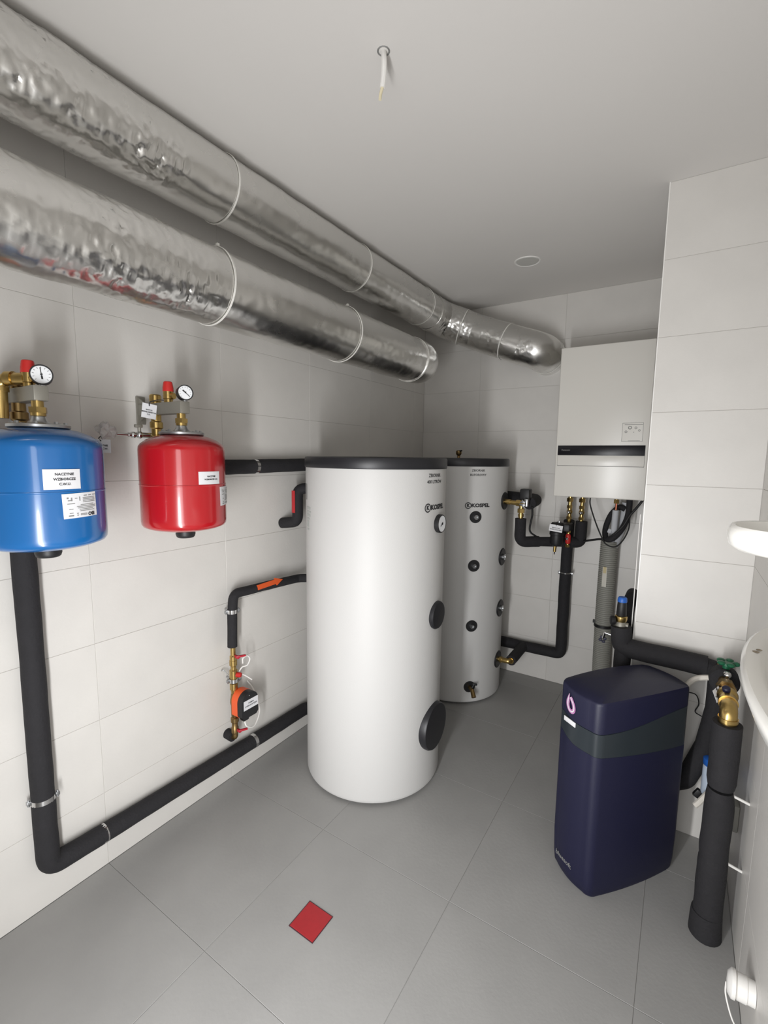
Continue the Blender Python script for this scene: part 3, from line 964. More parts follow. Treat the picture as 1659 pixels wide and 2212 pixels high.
# ------------------------------------------------------------------ heat pump indoor unit
bx0, bx1, by0, by1, bz0, bz1 = 1.112, 1.612, 2.20, 2.535, 1.373, 2.267
t = thing('heat_pump_unit', (1.362, 2.37, bz0), 'cream white wall-hung heat pump unit with a glossy black control strip', 'heating unit')
obj('casing', B().box(((bx0 + bx1) / 2, (by0 + by1) / 2, (bz0 + bz1) / 2), (bx1 - bx0, by1 - by0, bz1 - bz0), bev=0.006, seg=3).bm, 'boiler', t)
st = obj('control_strip', B().box((1.361, by0 - 0.002, 1.656), (0.472, 0.006, 0.058), bev=0.001).bm, 'strip', t, label='glossy black control strip')
lettering(st, 'Panasonic', 0.0125, lambda bm: on_plane(bm, (1.172, by0 - 0.0058, 1.658), (1, 0, 0), (0, 0, 1)), 'ink_grey', 0.0002)
obj('flap', B().box((1.361, by0 - 0.0012, 1.595), (0.470, 0.004, 0.061), bev=0.0008).bm, 'boiler', t)
obj('flap_gap', B().box((1.361, by0 - 0.0004, 1.5635), (0.472, 0.001, 0.0022)).box((1.1255, by0 - 0.0004, 1.595), (0.0012, 0.001, 0.062)).box((1.5965, by0 - 0.0004, 1.595), (0.0012, 0.001, 0.062)).bm, 'ink', t)
sk = obj('info_sticker', B().box((1.526, by0 - 0.0006, 1.7595), (0.106, 0.0012, 0.105)).bm, 'boiler', t)
b = B()
sx, sy = 1.526, 1.7595
yy = by0 - 0.0016
for q in [(0, 0.052, 0.106, 0.0016), (0, -0.052, 0.106, 0.0016), (-0.0525, 0, 0.0014, 0.105), (0.0525, 0, 0.0014, 0.105), (0.004, 0.043, 0.092, 0.003), (0.01, -0.0475, 0.06, 0.0018)]:
    b.box((sx + q[0], yy, sy + q[1]), (q[2], 0.0006, q[3]))
for q in [(-0.014, 0.026, 0.010), (0.016, 0.024, 0.007), (0.034, 0.010, 0.006), (-0.033, 0.003, 0.007), (0.006, 0.0, 0.003)]:
    b.lathe([(q[2], 0), (q[2] * 0.6, 0)], (sx + q[0], yy, sy + q[1]), (0, -1, 0), 12, False, False)
obj('printing', b.bm, 'ink_grey', sk, smooth=0)

# ------------------------------------------------------------------ pipework between buffer tank and unit
t = thing('boiler_valve_set', (1.218, 2.38, 1.2), 'pair of shiny brass ball valves under the heat pump unit', 'valve')
for x in (1.18, 1.254):
    b = B().cyl((x, 2.38, 1.376), (x, 2.38, 1.345), 0.013)
    b.hexn((x, 2.38, 1.352), (x, 2.38, 1.328), 0.021)
    b.cyl((x, 2.38, 1.33), (x, 2.38, 1.285), 0.012)
    b.hexn((x, 2.38, 1.305), (x, 2.38, 1.285), 0.018)
    b.cyl((x, 2.38, 1.29), (x, 2.38, 1.25), 0.0135).sphere((x, 2.38, 1.262), 0.0185)
    b.cyl((x, 2.38, 1.25), (x, 2.38, 1.19), 0.012)
    b.hexn((x, 2.38, 1.232), (x, 2.38, 1.214), 0.018)
    vb = obj('valve_body', b.bm, 'brass', t)
    obj('valve_stem', B().cyl((x, 2.365, 1.262), (x, 2.348, 1.262), 0.008).sphere((x, 2.348, 1.262), 0.0105).bm, 'chrome', vb)

RQ = 0.035
t = thing('insulated_pipe', (1.09, 2.3, 1.07), 'black foam-insulated U-shaped pipe from the buffer tank valve to the heat pump unit', 'pipe', 'black insulated pipes')
foam('insulation', [(0.932, 2.145, 1.222), (0.932, 2.145, 1.068), (1.03, 2.23, 1.070)], RQ, t, 0.05, 21)
foam('insulation', [(1.02, 2.222, 1.070), (1.245, 2.375, 1.068)], RQ - 0.003, t, 0.05, 22)
foam('insulation', [(1.20, 2.36, 1.066), (1.256, 2.385, 1.066), (1.256, 2.385, 1.205)], RQ + 0.001, t, 0.045, 23)

t = thing('insulated_pipe', (1.16, 2.44, 0.3), 'tall black foam-insulated pipe on the back wall, bending low towards the buffer tank', 'pipe', 'black insulated pipes')
foam('insulation', [(1.178, 2.395, 1.20), (1.172, 2.42, 1.10), (1.165, 2.45, 1.04), (1.162, 2.462, 0.83)], RQ, t, 0.06, 24)
foam('insulation', [(1.162, 2.462, 0.832), (1.162, 2.462, 0.255), (0.90, 2.465, 0.250), (0.62, 2.465, 0.25)], [RQ + 0.002] * 1 and RQ + 0.002, t, 0.04, 25)
foam('branch_insulation', [(0.905, 2.465, 0.252), (0.905, 2.165, 0.252)], RQ - 0.001, t, 0.04, 26)
clamp(t, (1.162, 2.462, 0.831), (0, 0, 1), RQ - 0.002, (0, 1, 0, 0.02), ear=(1, 0.1, 0))
obj('brass_elbow', B().cyl((0.815, 2.145, 0.252), (0.862, 2.145, 0.252), 0.016).hexn((0.835, 2.145, 0.252), (0.852, 2.145, 0.252), 0.021).tube(fillet([(0.855, 2.145, 0.252), (0.905, 2.145, 0.252), (0.905, 2.185, 0.252)], 0.02), 0.0165, 16).lathe([(0.021, 0), (0.021, 0.01)], (0.905, 2.160, 0.252), (0, 1, 0), 20).bm, 'brass', t)

t = thing('three_way_valve', (0.93, 2.145, 1.33), 'brass three-way valve with black actuator on the top port of the buffer tank', 'valve')
b = B().cyl((0.815, 2.145, 1.325), (0.862, 2.145, 1.322), 0.0175).cyl((0.855, 2.145, 1.322), (0.91, 2.145, 1.318), 0.0145).hexn((0.90, 2.145, 1.320), (0.96, 2.145, 1.318), 0.022)
b.cyl((0.932, 2.145, 1.32), (0.932, 2.145, 1.222), 0.014).hexn((0.932, 2.145, 1.285), (0.932, 2.145, 1.258), 0.023).cyl((0.932, 2.145, 1.25), (0.932, 2.145, 1.232), 0.018)
obj('valve_body', b.bm, 'brass', t)
obj('actuator', B().box((0.945, 2.19, 1.372), (0.062, 0.07, 0.075), bev=0.008).bm, 'black_plastic', t)
obj('actuator_bracket', B().box((0.945, 2.128, 1.318), (0.036, 0.006, 0.036), Matrix.Rotation(0.7, 3, 'Y'), 0.002).box((0.965, 2.145, 1.325), (0.02, 0.04, 0.05), bev=0.003).bm, 'steel', t)
t = thing('insulated_pipe', (0.95, 2.44, 1.33), 'black foam-insulated pipe stub with rounded end behind the three-way valve', 'pipe', 'black insulated pipes')
foam('insulation', [(0.70, 2.44, 1.335), (0.955, 2.43, 1.325), (0.968, 2.20, 1.315)], RQ + 0.004, t, 0.06, 27)

t = thing('magnetic_separator', (1.146, 2.205, 1.06), 'black pot-shaped dirt separator with a white tag hanging in the pipework', 'filter')
MX, MY, MZ = 1.146, 2.205, 0.012
obj('pot', B().lathe([(0.020, 1.045), (0.032, 1.05), (0.039, 1.065), (0.039, 1.115), (0.044, 1.118), (0.044, 1.135), (0.040, 1.138), (0.040, 1.185), (0.032, 1.195), (0.012, 1.197)], (MX, MY, MZ), seg=32).box((MX + 0.045, MY + 0.05, 1.165 + MZ), (0.06, 0.12, 0.045), bev=0.008).bm, 'black_plastic', t)
obj('drain_nipple', B().cyl((MX - 0.006, MY, 1.047 + MZ), (MX - 0.008, MY, 1.008 + MZ), 0.011, 0.0085).bm, 'brass', t)
obj('drain_tip', B().cyl((MX - 0.008, MY, 1.009 + MZ), (MX - 0.009, MY, 0.99 + MZ), 0.004, 0.0025).bm, 'rubber', t)
obj('top_screw', B().cyl((MX + 0.012, MY - 0.01, 1.19 + MZ), (MX + 0.012, MY - 0.01, 1.206 + MZ), 0.006).bm, 'steel', t)
tag('white tag with two lines of print hung on the black dirt separator', (MX + 0.003, MY - 0.052, 1.165 + MZ), (0.97, 0.10, -0.12), (0.12, 0.0, 1), 0.078, 0.042, 'SEPARATOR\nZANIECZYSZCZEŃ', 0.0082, [(MX + 0.004, MY - 0.05, 1.194 + MZ), (MX + 0.004, MY - 0.03, 1.203 + MZ), (MX + 0.003, MY - 0.008, 1.200 + MZ)])
t = thing('isolating_valve', (1.197, 2.285, 1.07), 'small brass valve with a red body in front of the tall black pipe', 'valve')
obj('valve_body', B().cyl((1.200, 2.283, 1.150), (1.197, 2.286, 1.045), 0.010).hexn((1.200, 2.283, 1.155), (1.200, 2.283, 1.138), 0.015).hexn((1.197, 2.286, 1.060), (1.197, 2.286, 1.044), 0.015).bm, 'brass', t)
obj('red_body', B().lathe([(0.011, 1.066), (0.016, 1.075), (0.016, 1.118), (0.011, 1.130)], (1.199, 2.284, 0), seg=18).bm, 'red_plastic', t)
obj('stem', B().sphere((1.196, 2.265, 1.10), 0.009).bm, 'chrome', t)


def cable(label, pts, r, m='rubber', name='cable', cat='cable', group=None):
    pts = [Vector(p) for p in pts]
    return obj(name, B().tube(spline(pts), r, 10).bm, m, origin=pts[0], label=label, cat=cat, group=group)


cable('black cable hanging from the three-way valve down to the insulated pipe', [(0.985, 2.20, 1.30), (0.985, 2.215, 1.24), (0.972, 2.22, 1.16), (0.978, 2.225, 1.125), (1.01, 2.24, 1.10), (1.03, 2.25, 1.085)], 0.006)
cable('thin black cable looping low in front of the grey hose under the unit', [(1.312, 2.30, 1.372), (1.315, 2.30, 1.32), (1.35, 2.30, 1.22), (1.39, 2.30, 1.13), (1.42, 2.30, 1.085), (1.47, 2.30, 1.075), (1.51, 2.30, 1.12), (1.535, 2.31, 1.19), (1.535, 2.32, 1.26), (1.53, 2.33, 1.36)], 0.0042)
cable('black cable rising from the pipe elbow to the right end of the unit', [(1.28, 2.36, 1.08), (1.36, 2.33, 1.105), (1.43, 2.31, 1.125), (1.50, 2.30, 1.20), (1.535, 2.30, 1.27), (1.575, 2.30, 1.33), (1.60, 2.30, 1.372)], 0.007)

# refrigerant line set
t = thing('refrigerant_line', (1.45, 2.36, 1.2), 'thin copper line in light grey insulation leaving the unit into the grey hose', 'pipe', 'refrigerant lines')
obj('flare_nut', B().cyl((1.457, 2.33, 1.378), (1.457, 2.33, 1.362), 0.011).hexn((1.457, 2.33, 1.362), (1.457, 2.33, 1.338), 0.0165).bm, 'brass', t)
obj('copper_tube', B().cyl((1.457, 2.33, 1.34), (1.456, 2.335, 1.27), 0.006).bm, 'copper', t)
obj('insulation', B().tube(fillet([(1.456, 2.335, 1.297), (1.452, 2.345, 1.165), (1.438, 2.40, 1.11), (1.425, 2.432, 1.02)], 0.04, step=0.02), 0.0185, 16).bm, 'ins_grey', t)
obj('insulation_flap', B().box((1.43, 2.335, 1.165), (0.022, 0.016, 0.026), Matrix.Rotation(0.3, 3, 'Y'), 0.003).bm, 'ins_grey', t)
t = thing('refrigerant_line', (1.50, 2.36, 1.2), 'thick black insulated line curving from the unit into the grey hose', 'pipe', 'refrigerant lines')
obj('insulation', B().tube(spline([(1.525, 2.34, 1.38), (1.527, 2.34, 1.32), (1.520, 2.342, 1.25), (1.495, 2.325, 1.18), (1.455, 2.305, 1.125), (1.415, 2.33, 1.115), (1.400, 2.38, 1.17), (1.425, 2.39, 1.26), (1.47, 2.39, 1.31), (1.50, 2.395, 1.30)]), 0.017, 16).bm, 'foam', t)
obj('grey_sleeve', B().tube(fillet([(1.50, 2.42, 1.34), (1.485, 2.425, 1.16), (1.442, 2.435, 1.02)], 0.1), 0.022, 16).bm, 'ins_grey', t)
t = thing('corrugated_hose', (1.42, 2.455, 0.0), 'grey corrugated conduit hose standing against the back wall under the unit', 'hose')
prf = []
zz = 0.0
b = B()
rings = []
path = lambda z: Vector((1.425 - 0.006 * math.sin(z * 2.6), 2.455 - 0.02 * z, z))
z = 0.0
k = 0
seq = []
while z < 1.075:
    seq += [(z, 0.047), (z + 0.0035, 0.0525), (z + 0.0085, 0.0525), (z + 0.012, 0.047)]
    z += 0.0125
for zq, rq in seq:
    c = path(zq)
    rings.append(b.ring([c + Vector((math.cos(2 * PI * i / 28), math.sin(2 * PI * i / 28), 0)) * rq for i in range(28)]))
b.skin(rings, True, True, False)
obj('corrugated_wall', b.bm, 'hose_grey', t, smooth=20)
obj('torn_patch', on_cyl(patch(0.026, 0.13, 6, 0.003), (path(0.86).x, path(0.86).y), 0.0530, math.radians(-98), 0.86), 'torn', t, label='pale torn spot in the ribbing')
obj('tape_patch', on_cyl(patch(0.018, 0.04, 6, 0.002), (path(0.9).x, path(0.9).y), 0.0560, math.radians(-98), 0.905), 'yellow', t)
obj('hose_clip', B().lathe([(0.054, -0.009), (0.057, -0.009), (0.057, 0.009), (0.054, 0.009)], path(0.525), (0, 0, 1), 32, False, False).box((1.365, 2.43, 0.545), (0.016, 0.012, 0.02)).bm, 'black_plastic', t)

# ------------------------------------------------------------------ pressure reducer beside the pillar
t = thing('pressure_reducer', (1.61, 1.40, 0.80), 'pressure reducer with black bonnet and blue cap beside the tiled pillar', 'valve')
X, Y = 1.606, 1.40
obj('bonnet', B().lathe([(0.018, 0.925), (0.021, 0.93), (0.019, 0.975), (0.0175, 0.992)], (X, Y, 0), seg=24).bm, 'black_plastic', t)
obj('blue_cap', B().lathe([(0.019, 0.990), (0.0195, 0.994), (0.0185, 1.006), (0.015, 1.011)], (X, Y, 0), seg=24).bm, 'blue_cap', t, label='blue adjusting cap')
obj('brass_ring', B().lathe([(0.016, 0.90), (0.022, 0.903), (0.025, 0.915), (0.025, 0.926), (0.02, 0.929)], (X, Y, 0), seg=24).bm, 'brass', t)
obj('valve_body', B().lathe([(0.024, 0.86), (0.026, 0.872), (0.024, 0.89), (0.017, 0.903)], (X, Y, 0), seg=22).cyl((X - 0.03, Y, 0.887), (X + 0.03, Y, 0.887), 0.012).bm, 'grey_steel', t)
g = obj('side_gauge', B().lathe([(0.018, 0), (0.02, 0.004), (0.02, 0.016), (0.017, 0.018)], (X - 0.022, Y - 0.012, 0.905), (-1, -0.35, 0), 24).bm, 'black_plastic', t)
obj('drain_cock', B().cyl((X - 0.02, Y, 0.83), (X - 0.062, Y - 0.002, 0.838), 0.006).cyl((X - 0.06, Y - 0.002, 0.840), (X - 0.066, Y - 0.002, 0.812), 0.006).bm, 'chrome', t)
b = B()
for k in range(4):
    a = k * PI / 2 + 0.4
    b.box((X - 0.067 + 0.010 * math.cos(a), Y - 0.002, 0.806 + 0.010 * math.sin(a)), (0.013, 0.01, 0.011), bev=0.003)
obj('cock_knob', b.bm, 'navy', t)
t = thing('insulated_pipe', (1.618, 1.48, 0.9), 'black foam-insulated riser with rounded top behind the pressure reducer', 'pipe', 'black insulated pipes')
foam('insulation', [(1.622, 1.50, 0.20), (1.622, 1.50, 0.945), (1.627, 1.58, 0.965), (1.627, 1.66, 0.965)], 0.028, t, 0.05, 31)

t = thing('insulated_pipe', (1.80, 1.385, 0.79), 'thick black foam-insulated pipe running level across the pillar above the softener', 'pipe', 'black insulated pipes')
foam('insulation', [(1.610, 1.390, 0.884), (1.616, 1.388, 0.795), (1.72, 1.388, 0.790), (1.925, 1.388, 0.785)], 0.041, t, 0.035, 32)
foam('riser_insulation', [(1.622, 1.388, 0.78), (1.622, 1.388, 0.06)], 0.032, t, 0.03, 33)
foam('down_insulation', [(1.90, 1.388, 0.785), (1.968, 1.385, 0.778), (1.966, 1.372, 0.62), (1.945, 1.37, 0.46), (1.89, 1.36, 0.30), (1.80, 1.36, 0.24)], 0.036, t, 0.06, 34)

# ------------------------------------------------------------------ water softener
e1 = Vector((math.cos(math.radians(52)), math.sin(math.radians(52)), 0))
e2 = Vector((math.cos(math.radians(-38)), math.sin(math.radians(-38)), 0))
SC = Vector((1.663, 1.108, 0))


def soft_outline(n=96, d=0.446, w_=0.206, rc=0.034, grow=0.0):
    """rounded rectangle in (e1,e2) with gently bulging sides"""
    pts = []
    hd, hw = d / 2 + grow, w_ / 2 + grow
    cor = [(hd - rc, hw - rc, 0), (-hd + rc, hw - rc, 90), (-hd + rc, -hw + rc, 180), (hd - rc, -hw + rc, 270)]
    per = []
    for (cx_, cy_, a0), nxt in zip(cor, cor[1:] + cor[:1]):
        for k in range(9):
            a = math.radians(a0 + 90 * k / 8)
            per.append((cx_ + rc * math.cos(a), cy_ + rc * math.sin(a)))
        p0 = per[-1]
        p1 = (nxt[0] + rc * math.cos(math.radians(nxt[2])), nxt[1] + rc * math.sin(math.radians(nxt[2])))
        for k in range(1, 12):
            u = k / 12
            bul = 4 * u * (1 - u)
            x_, y_ = p0[0] + (p1[0] - p0[0]) * u, p0[1] + (p1[1] - p0[1]) * u
            nx, ny = (p1[1] - p0[1]), -(p1[0] - p0[0])
            L = math.hypot(nx, ny)
            bg = 0.012 if L < 0.25 else 0.010
            per.append((x_ + nx / L * bul * bg, y_ + ny / L * bul * bg))
    return per


SO = soft_outline()


def soft_ring(b, sc, zf):
    out = []
    for x_, y_ in SO:
        z_ = zf(x_, y_) if callable(zf) else zf
        out.append(SC + e1 * x_ * sc + e2 * y_ * sc + Vector((0, 0, z_)))
    return b.ring(out)


def zl(x_, y_):     # wave between lid and band
    u = max(0, min(1, (x_ + 0.17) / 0.38))
    s = u * u * (3 - 2 * u)
    return 0.645 + 0.040 * s + 0.010 * max(0, -y_ / 0.116)


def zk(x_, y_):     # lower edge of the band
    u = max(0, min(1, (x_ + 0.2) / 0.4))
    return 0.556 - 0.03 * u + 0.025 * max(0, -y_ / 0.116)


t = thing('water_softener', (SC.x, SC.y, 0), 'tall navy blue water softener cabinet with rounded corners on the floor', 'water softener')
b = B()
b.skin([soft_ring(b, 0.93, 0.0), soft_ring(b, 0.965, 0.012), soft_ring(b, 0.985, 0.05), soft_ring(b, 1.0, 0.14), soft_ring(b, 1.0, zk)], True, True, True)
obj('cabinet', b.bm, 'navy', t, smooth=40)
b = B()
b.skin([soft_ring(b, 0.999, lambda x_, y_: zk(x_, y_) + 0.0005), soft_ring(b, 0.998, lambda x_, y_: zl(x_, y_) - 0.003), soft_ring(b, 0.985, lambda x_, y_: zl(x_, y_) - 0.002)], True, False, False)
obj('band', b.bm, 'band', t, label='dark grey wavy band', smooth=40)
b = B()
ztop = lambda x_, y_: 0.752 + 0.006 * (1 - (x_ / 0.21) ** 2)
b.skin([soft_ring(b, 0.985, lambda x_, y_: zl(x_, y_) - 0.001), soft_ring(b, 1.001, zl), soft_ring(b, 1.0, lambda x_, y_: ztop(x_, y_) - 0.006), soft_ring(b, 0.993, lambda x_, y_: ztop(x_, y_) + 0.002), soft_ring(b, 0.975, lambda x_, y_: ztop(x_, y_) + 0.007),
        soft_ring(b, 0.7, 0.771), soft_ring(b, 0.35, 0.777), soft_ring(b, 0.05, 0.779)], True, True, True)
lid = obj('lid', b.bm, 'navy', t, smooth=40)
# badge: a drop-shaped letter b in two pale tones
fo = SC - e1 * 0.2360


def stroke(pts, wd, o, ex, ey, lift):
    b_ = B()
    P = [Vector((p[0], p[1], 0)) for p in pts]
    rings_ = []
    for i, p in enumerate(P):
        tn = (P[min(i + 1, len(P) - 1)] - P[max(i - 1, 0)]).normalized()
        nn = Vector((-tn.y, tn.x, 0))
        w2 = wd(i / (len(P) - 1))
        q = []
        for s_ in (-1, 1):
            a_ = p + nn * w2 * s_
            q.append(Vector(o) + Vector(ex) * a_.x + Vector(ey) * a_.y - e1 * lift)
        rings_.append(b_.ring(q))
    for r0, r1 in zip(rings_, rings_[1:]):
        b_.bm.faces.new((r0[0], r0[1], r1[1], r1[0]))
    return b_.bm


bp = spline([(-0.012, 0.034, 0), (-0.016, 0.012, 0), (-0.017, -0.01, 0), (-0.009, -0.026, 0), (0.004, -0.03, 0), (0.014, -0.02, 0), (0.013, -0.004, 0), (0.003, 0.012, 0), (-0.006, 0.022, 0)], 6)
zU = (0, 0, 1)
lg = obj('badge', stroke(bp, lambda u: 0.0078 * min(1, 0.15 + 5 * u), fo + e2 * -0.018 + Vector((0, 0, 0.705)), e2, zU, 0.001), 'pink', lid, label='pink looped letter b emblem')
obj('badge', stroke(bp, lambda u: 0.0022 * min(1, 0.15 + 5 * u), fo + e2 * -0.018 + Vector((0, 0, 0.705)), e2, zU, 0.0016), 'sticker', lid)
Rm = Matrix((e2, Vector(zU), -e1)).transposed()
dp = obj('display_plate', B().box(fo + e2 * -0.020 + Vector((0, 0, 0.634)) - e1 * 0.001, (0.058, 0.018, 0.004), Rm, 0.001).bm, 'sticker', t, label='small white display plate')
lettering(t, 'bluesoft', 0.026, lambda bm: on_plane(bm, fo + e1 * 0.006 + e2 * -0.014 + Vector((0, 0, 0.072)) - e1 * 0.0025, e2, Vector((0, 0, 1))), 'ink_grey', 0.0004)

# ------------------------------------------------------------------ pipes and bits in the right corner
t = thing('insulated_pipe', (1.968, 0.975, 0.0), 'thick black foam-insulated pipe standing on the floor by the right wall', 'pipe', 'black insulated pipes')
VX, VY = 1.968, 0.975
obj('insulation', B().tube([(VX, VY, 0.765 - 0.02 * k) for k in range(12)], lambda u: 0.041 - 0.004 * max(0, (u - 0.9) * 10), 22, True, 0.05, 1).bm, 'foam', t, smooth=50)
obj('insulation', B().tube([(VX, VY, 0.535 - 0.02 * k) for k in range(13)], lambda u: 0.041 - 0.005 * max(0, 1 - u * 8), 22, True, 0.07, 2).bm, 'foam', t, smooth=50)
obj('insulation', B().tube([(VX, VY, 0.30 - 0.02 * k) for k in range(12)], lambda u: 0.042 - 0.004 * max(0, 1 - u * 8), 22, True, 0.06, 3).bm, 'foam', t, smooth=50)
obj('foot_sleeve', B().tube([(VX - 0.002, VY, 0.085 - 0.0142 * k) for k in range(7)], lambda u: 0.044 + 0.004 * u, 22, True, 0.06, 4).bm, 'foam', t, smooth=50)
for z in (0.525, 0.285):
    obj('wall_stud', B().cyl((VX + 0.03, VY, z), (XR, VY + 0.005, z - 0.015), 0.0045, seg=10).bm, 'white_plastic', t)
t = thing('shut_off_valve', (1.97, 1.1, 0.8), 'brass elbow and shut-off valve with a green handle on top of the standing pipe', 'valve')
b = B().tube(fillet([(VX, VY, 0.755), (VX, VY, 0.805), (VX + 0.002, VY + 0.09, 0.812)], 0.032), 0.025, 18)
b.lathe([(0.028, 0), (0.028, 0.012)], (VX, VY, 0.772), (0, 0, 1), 24).lathe([(0.028, 0), (0.028, 0.016)], (VX + 0.001, VY + 0.045, 0.81), (0, 1, 0.05), 24)
b.sphere((VX + 0.002, VY + 0.10, 0.813), 0.031)
obj('brass_elbow', b.bm, 'brass', t)
obj('brass_body', B().cyl((VX + 0.002, VY + 0.10, 0.813), (VX + 0.004, VY + 0.40, 0.80), 0.02).hexn((VX + 0.003, VY + 0.16, 0.811), (VX + 0.003, VY + 0.19, 0.81), 0.030).bm, 'brass_dull', t)
obj('stem_knob', B().lathe([(0.011, 0), (0.012, 0.012), (0.009, 0.016)], (VX - 0.004, VY + 0.08, 0.838), (-0.15, -0.4, 1), 14).bm, 'navy', t)
obj('pipe_sleeve', B().lathe([(0.042, 0), (0.047, 0.004), (0.047, 0.06), (0.042, 0.066)], (VX + 0.003, VY + 0.24, 0.802), (0, 1, -0.03), 26).bm, 'foam', t)
b = B().cyl((VX + 0.004, VY + 0.27, 0.80), (VX + 0.006, VY + 0.262, 0.868), 0.012)
for k in range(5):
    a = 2 * PI * k / 5
    b.sphere((VX + 0.008 + 0.024 * math.cos(a), VY + 0.26 + 0.024 * math.sin(a), 0.872), (0.014, 0.014, 0.008), 10, 6)
b.lathe([(0.026, 0), (0.026, 0.008)], (VX + 0.008, VY + 0.26, 0.866), (0, 0, 1), 16)
obj('green_handle', b.bm, 'green', t, label='green lobed handwheel')
obj('pressure_tap', B().sphere((VX + 0.006, VY + 0.215, 0.842), 0.013).cyl((VX + 0.006, VY + 0.215, 0.80), (VX + 0.006, VY + 0.215, 0.85), 0.007).bm, 'chrome', t)
tag('white tag seen edge-on beside the brass shut-off valve', (1.945, 1.10, 0.800), (0.45, 0.6, 0.35), (-0.35, 0.0, 0.9), 0.03, 0.042, 'WODA', 0.008, [(1.94, 1.11, 0.825), (1.952, 1.12, 0.822), (1.965, 1.13, 0.818)])
t = thing('filter_housing', (1.96, 1.36, 0.29), 'pale blue canister behind the standing black pipe', 'filter')
obj('canister', B().lathe([(0.022, 0.282), (0.028, 0.288), (0.028, 0.40), (0.024, 0.408)], (1.968, 1.33, 0), seg=28).bm, 'pale_blue', t)
obj('canister_cap', B().lathe([(0.027, 0.408), (0.029, 0.412), (0.029, 0.436), (0.02, 0.442)], (1.968, 1.33, 0), seg=28).bm, 'blue_cap', t)
obj('canister_foot', B().box((1.935, 1.325, 0.275), (0.03, 0.02, 0.035), Matrix.Rotation(0.5, 3, 'Y'), 0.004).box((1.968, 1.33, 0.27), (0.05, 0.05, 0.024), bev=0.005).bm, 'black_plastic', t)
cable('white rinse hose arching from the softener to the green valve', [(1.80, 1.30, 0.62), (1.85, 1.33, 0.69), (1.885, 1.345, 0.735), (1.92, 1.35, 0.752), (1.955, 1.352, 0.755), (1.99, 1.352, 0.75)], 0.011, 'pipe_white', 'rinse_hose', 'hose')
cable('white hose end poking out behind the standing black pipe', [(1.922, 1.25, 0.268), (1.935, 1.255, 0.285), (1.958, 1.26, 0.325), (1.985, 1.27, 0.36)], 0.011, 'pipe_white', 'hose_end', 'hose')
cable('thin black wire with small plugs behind the softener', [(1.87, 1.40, 0.655), (1.90, 1.405, 0.648), (1.912, 1.41, 0.61), (1.902, 1.41, 0.575), (1.92, 1.41, 0.563), (1.945, 1.41, 0.555)], 0.0022)
obj('wall_box', B().box((2.035, 1.17, 0.335), (0.022, 0.05, 0.10), bev=0.004).bm, 'hose_grey', origin=(2.035, 1.17, 0.285), label='small grey box low on the right wall behind the standing pipe', cat='junction box')
cable('thin white cable running down the left edge of the pillar', [(1.646, 1.452, 1.372), (1.645, 1.452, 1.25), (1.646, 1.452, 1.05), (1.645, 1.452, 0.80)], 0.0022, 'white_plastic', 'white_cable')

# ------------------------------------------------------------------ right wall fixtures beside the camera
t = thing('wall_basin', (XR, 0.10, 1.15), 'white ceramic basin with stained rim on the right wall beside the camera', 'basin')


def half_oval(cx_, cy_, ax, ay, z, n=40, cut=XR):
    return [Vector((min(cx_ - ax * math.cos(PI * (k / n) - PI / 2), cut), cy_ + ay * math.sin(PI * (k / n) - PI / 2), z)) for k in range(n + 1)]


b = B()
oc = (2.046, 0.12)
prof = [(0.05, 0.16, 1.13), (0.10, 0.27, 1.16), (0.138, 0.36, 1.205), (0.150, 0.39, 1.235), (0.150, 0.39, 1.247), (0.144, 0.382, 1.253), (0.125, 0.35, 1.250), (0.115, 0.335, 1.240), (0.09, 0.27, 1.19), (0.04, 0.12, 1.165)]
rings = [b.ring(half_oval(oc[0], oc[1], q[0], q[1], q[2])) for q in prof]
for r0, r1 in zip(rings, rings[1:]):
    for i in range(len(r0) - 1):
        b.bm.faces.new((r0[i], r0[i + 1], r1[i + 1], r1[i]))
b.bm.faces.new(rings[0])
b.bm.faces.new(rings[-1])
obj('bowl', b.bm, 'ceramic', t, smooth=50)
for q in ((1.9265, 0.262, 0.006), (1.933, 0.276, 0.005), (1.955, 0.16, 0.003)):
    obj('stain', B().lathe([(q[2], 0), (q[2] * 0.7, 0.0006)], (q[0], q[1], 1.2515), (0, 0, 1), 9).bm, 'stain', t, label='brown dirt spot')

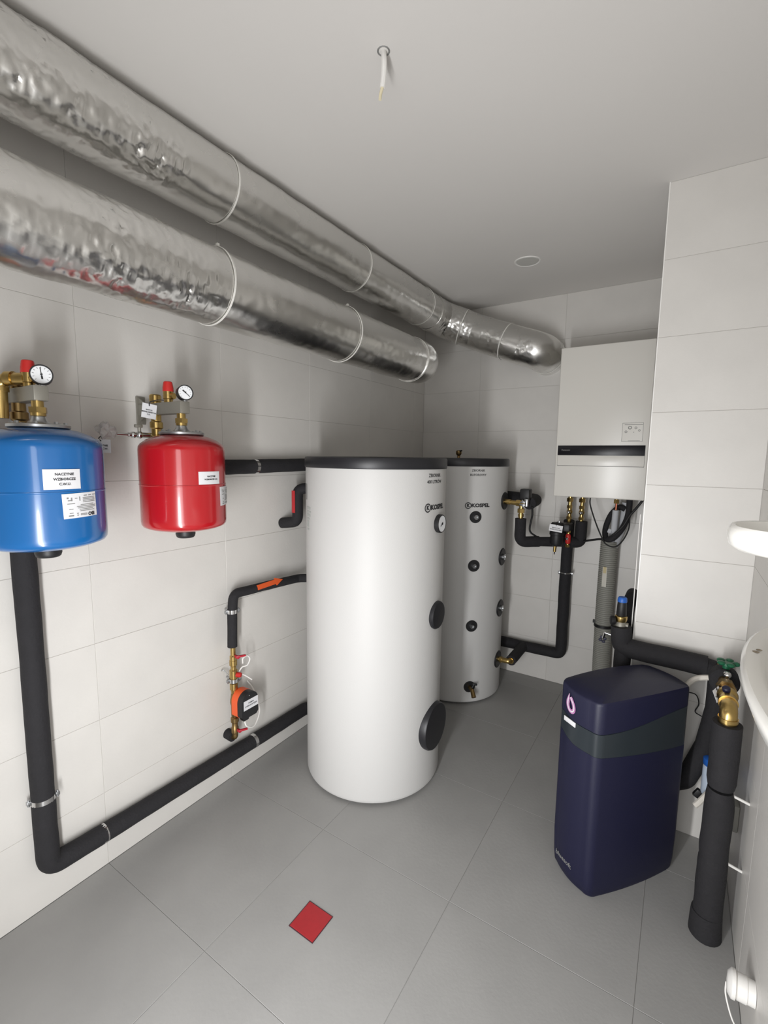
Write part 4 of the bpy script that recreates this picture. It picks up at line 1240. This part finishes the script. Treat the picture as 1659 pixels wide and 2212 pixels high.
t = thing('wall_dish', (XR, 0.12, 1.47), 'small round white dish on the right wall above the basin', 'dish')
b = B()
pr = [(0.060, 1.462), (0.088, 1.464), (0.098, 1.472), (0.101, 1.486), (0.100, 1.498), (0.096, 1.503), (0.091, 1.502), (0.088, 1.496), (0.086, 1.482), (0.07, 1.474), (0.002, 1.473)]
b.lathe(pr, (1.956, 0.12, 0), seg=56)
obj('bowl', b.bm, 'ceramic', t, smooth=50)
obj('dish_bracket', B().box((2.02, 0.12, 1.475), (0.056, 0.05, 0.02), bev=0.004).bm, 'white_plastic', t)

t = thing('drain_stub', (XR, 0.62, 0.225), 'white plastic drain stub with cap and hanging string low on the right wall', 'drain pipe')
b = B().lathe([(0.029, 0.0), (0.029, 0.016), (0.031, 0.018), (0.031, 0.038), (0.027, 0.04)], (XR, 0.60, 0.228), (-1, 0.03, 0), 30)
obj('stub_pipe', b.bm, 'white_plastic', t)
obj('cap', B().lathe([(0.026, 0.038), (0.034, 0.042), (0.034, 0.05), (0.024, 0.058), (0.006, 0.060)], (XR, 0.60, 0.228), (-1, 0.03, 0), 30).bm, 'white_plastic', t)
obj('cap_strap', B().tube(spline([(1.988, 0.62, 0.205), (1.99, 0.615, 0.17), (2.005, 0.59, 0.135), (2.025, 0.565, 0.125), (2.038, 0.55, 0.135)]), 0.002, 8).bm, 'white_plastic', t)
obj('string', B().tube(spline([(2.036, 0.555, 0.17), (2.037, 0.555, 0.14), (2.032, 0.55, 0.11), (2.025, 0.545, 0.08), (2.022, 0.54, 0.04), (2.02, 0.54, 0.006)]), 0.003, 8).bm, 'white_plastic', t)

# ------------------------------------------------------------------ floor drain
t = thing('floor_drain', (0.819, 0.263, 0), 'small square red floor drain cover set in the grey floor tile', 'floor drain')
obj('frame', B().box((0.819, 0.263, 0.0008), (0.108, 0.108, 0.0016)).bm, 'drain_edge', t, smooth=0)
obj('cover', B().box((0.8195, 0.263, 0.0018), (0.1025, 0.1025, 0.0024), bev=0.0006).bm, 'drain_red', t, label='red film-covered cover', smooth=0)
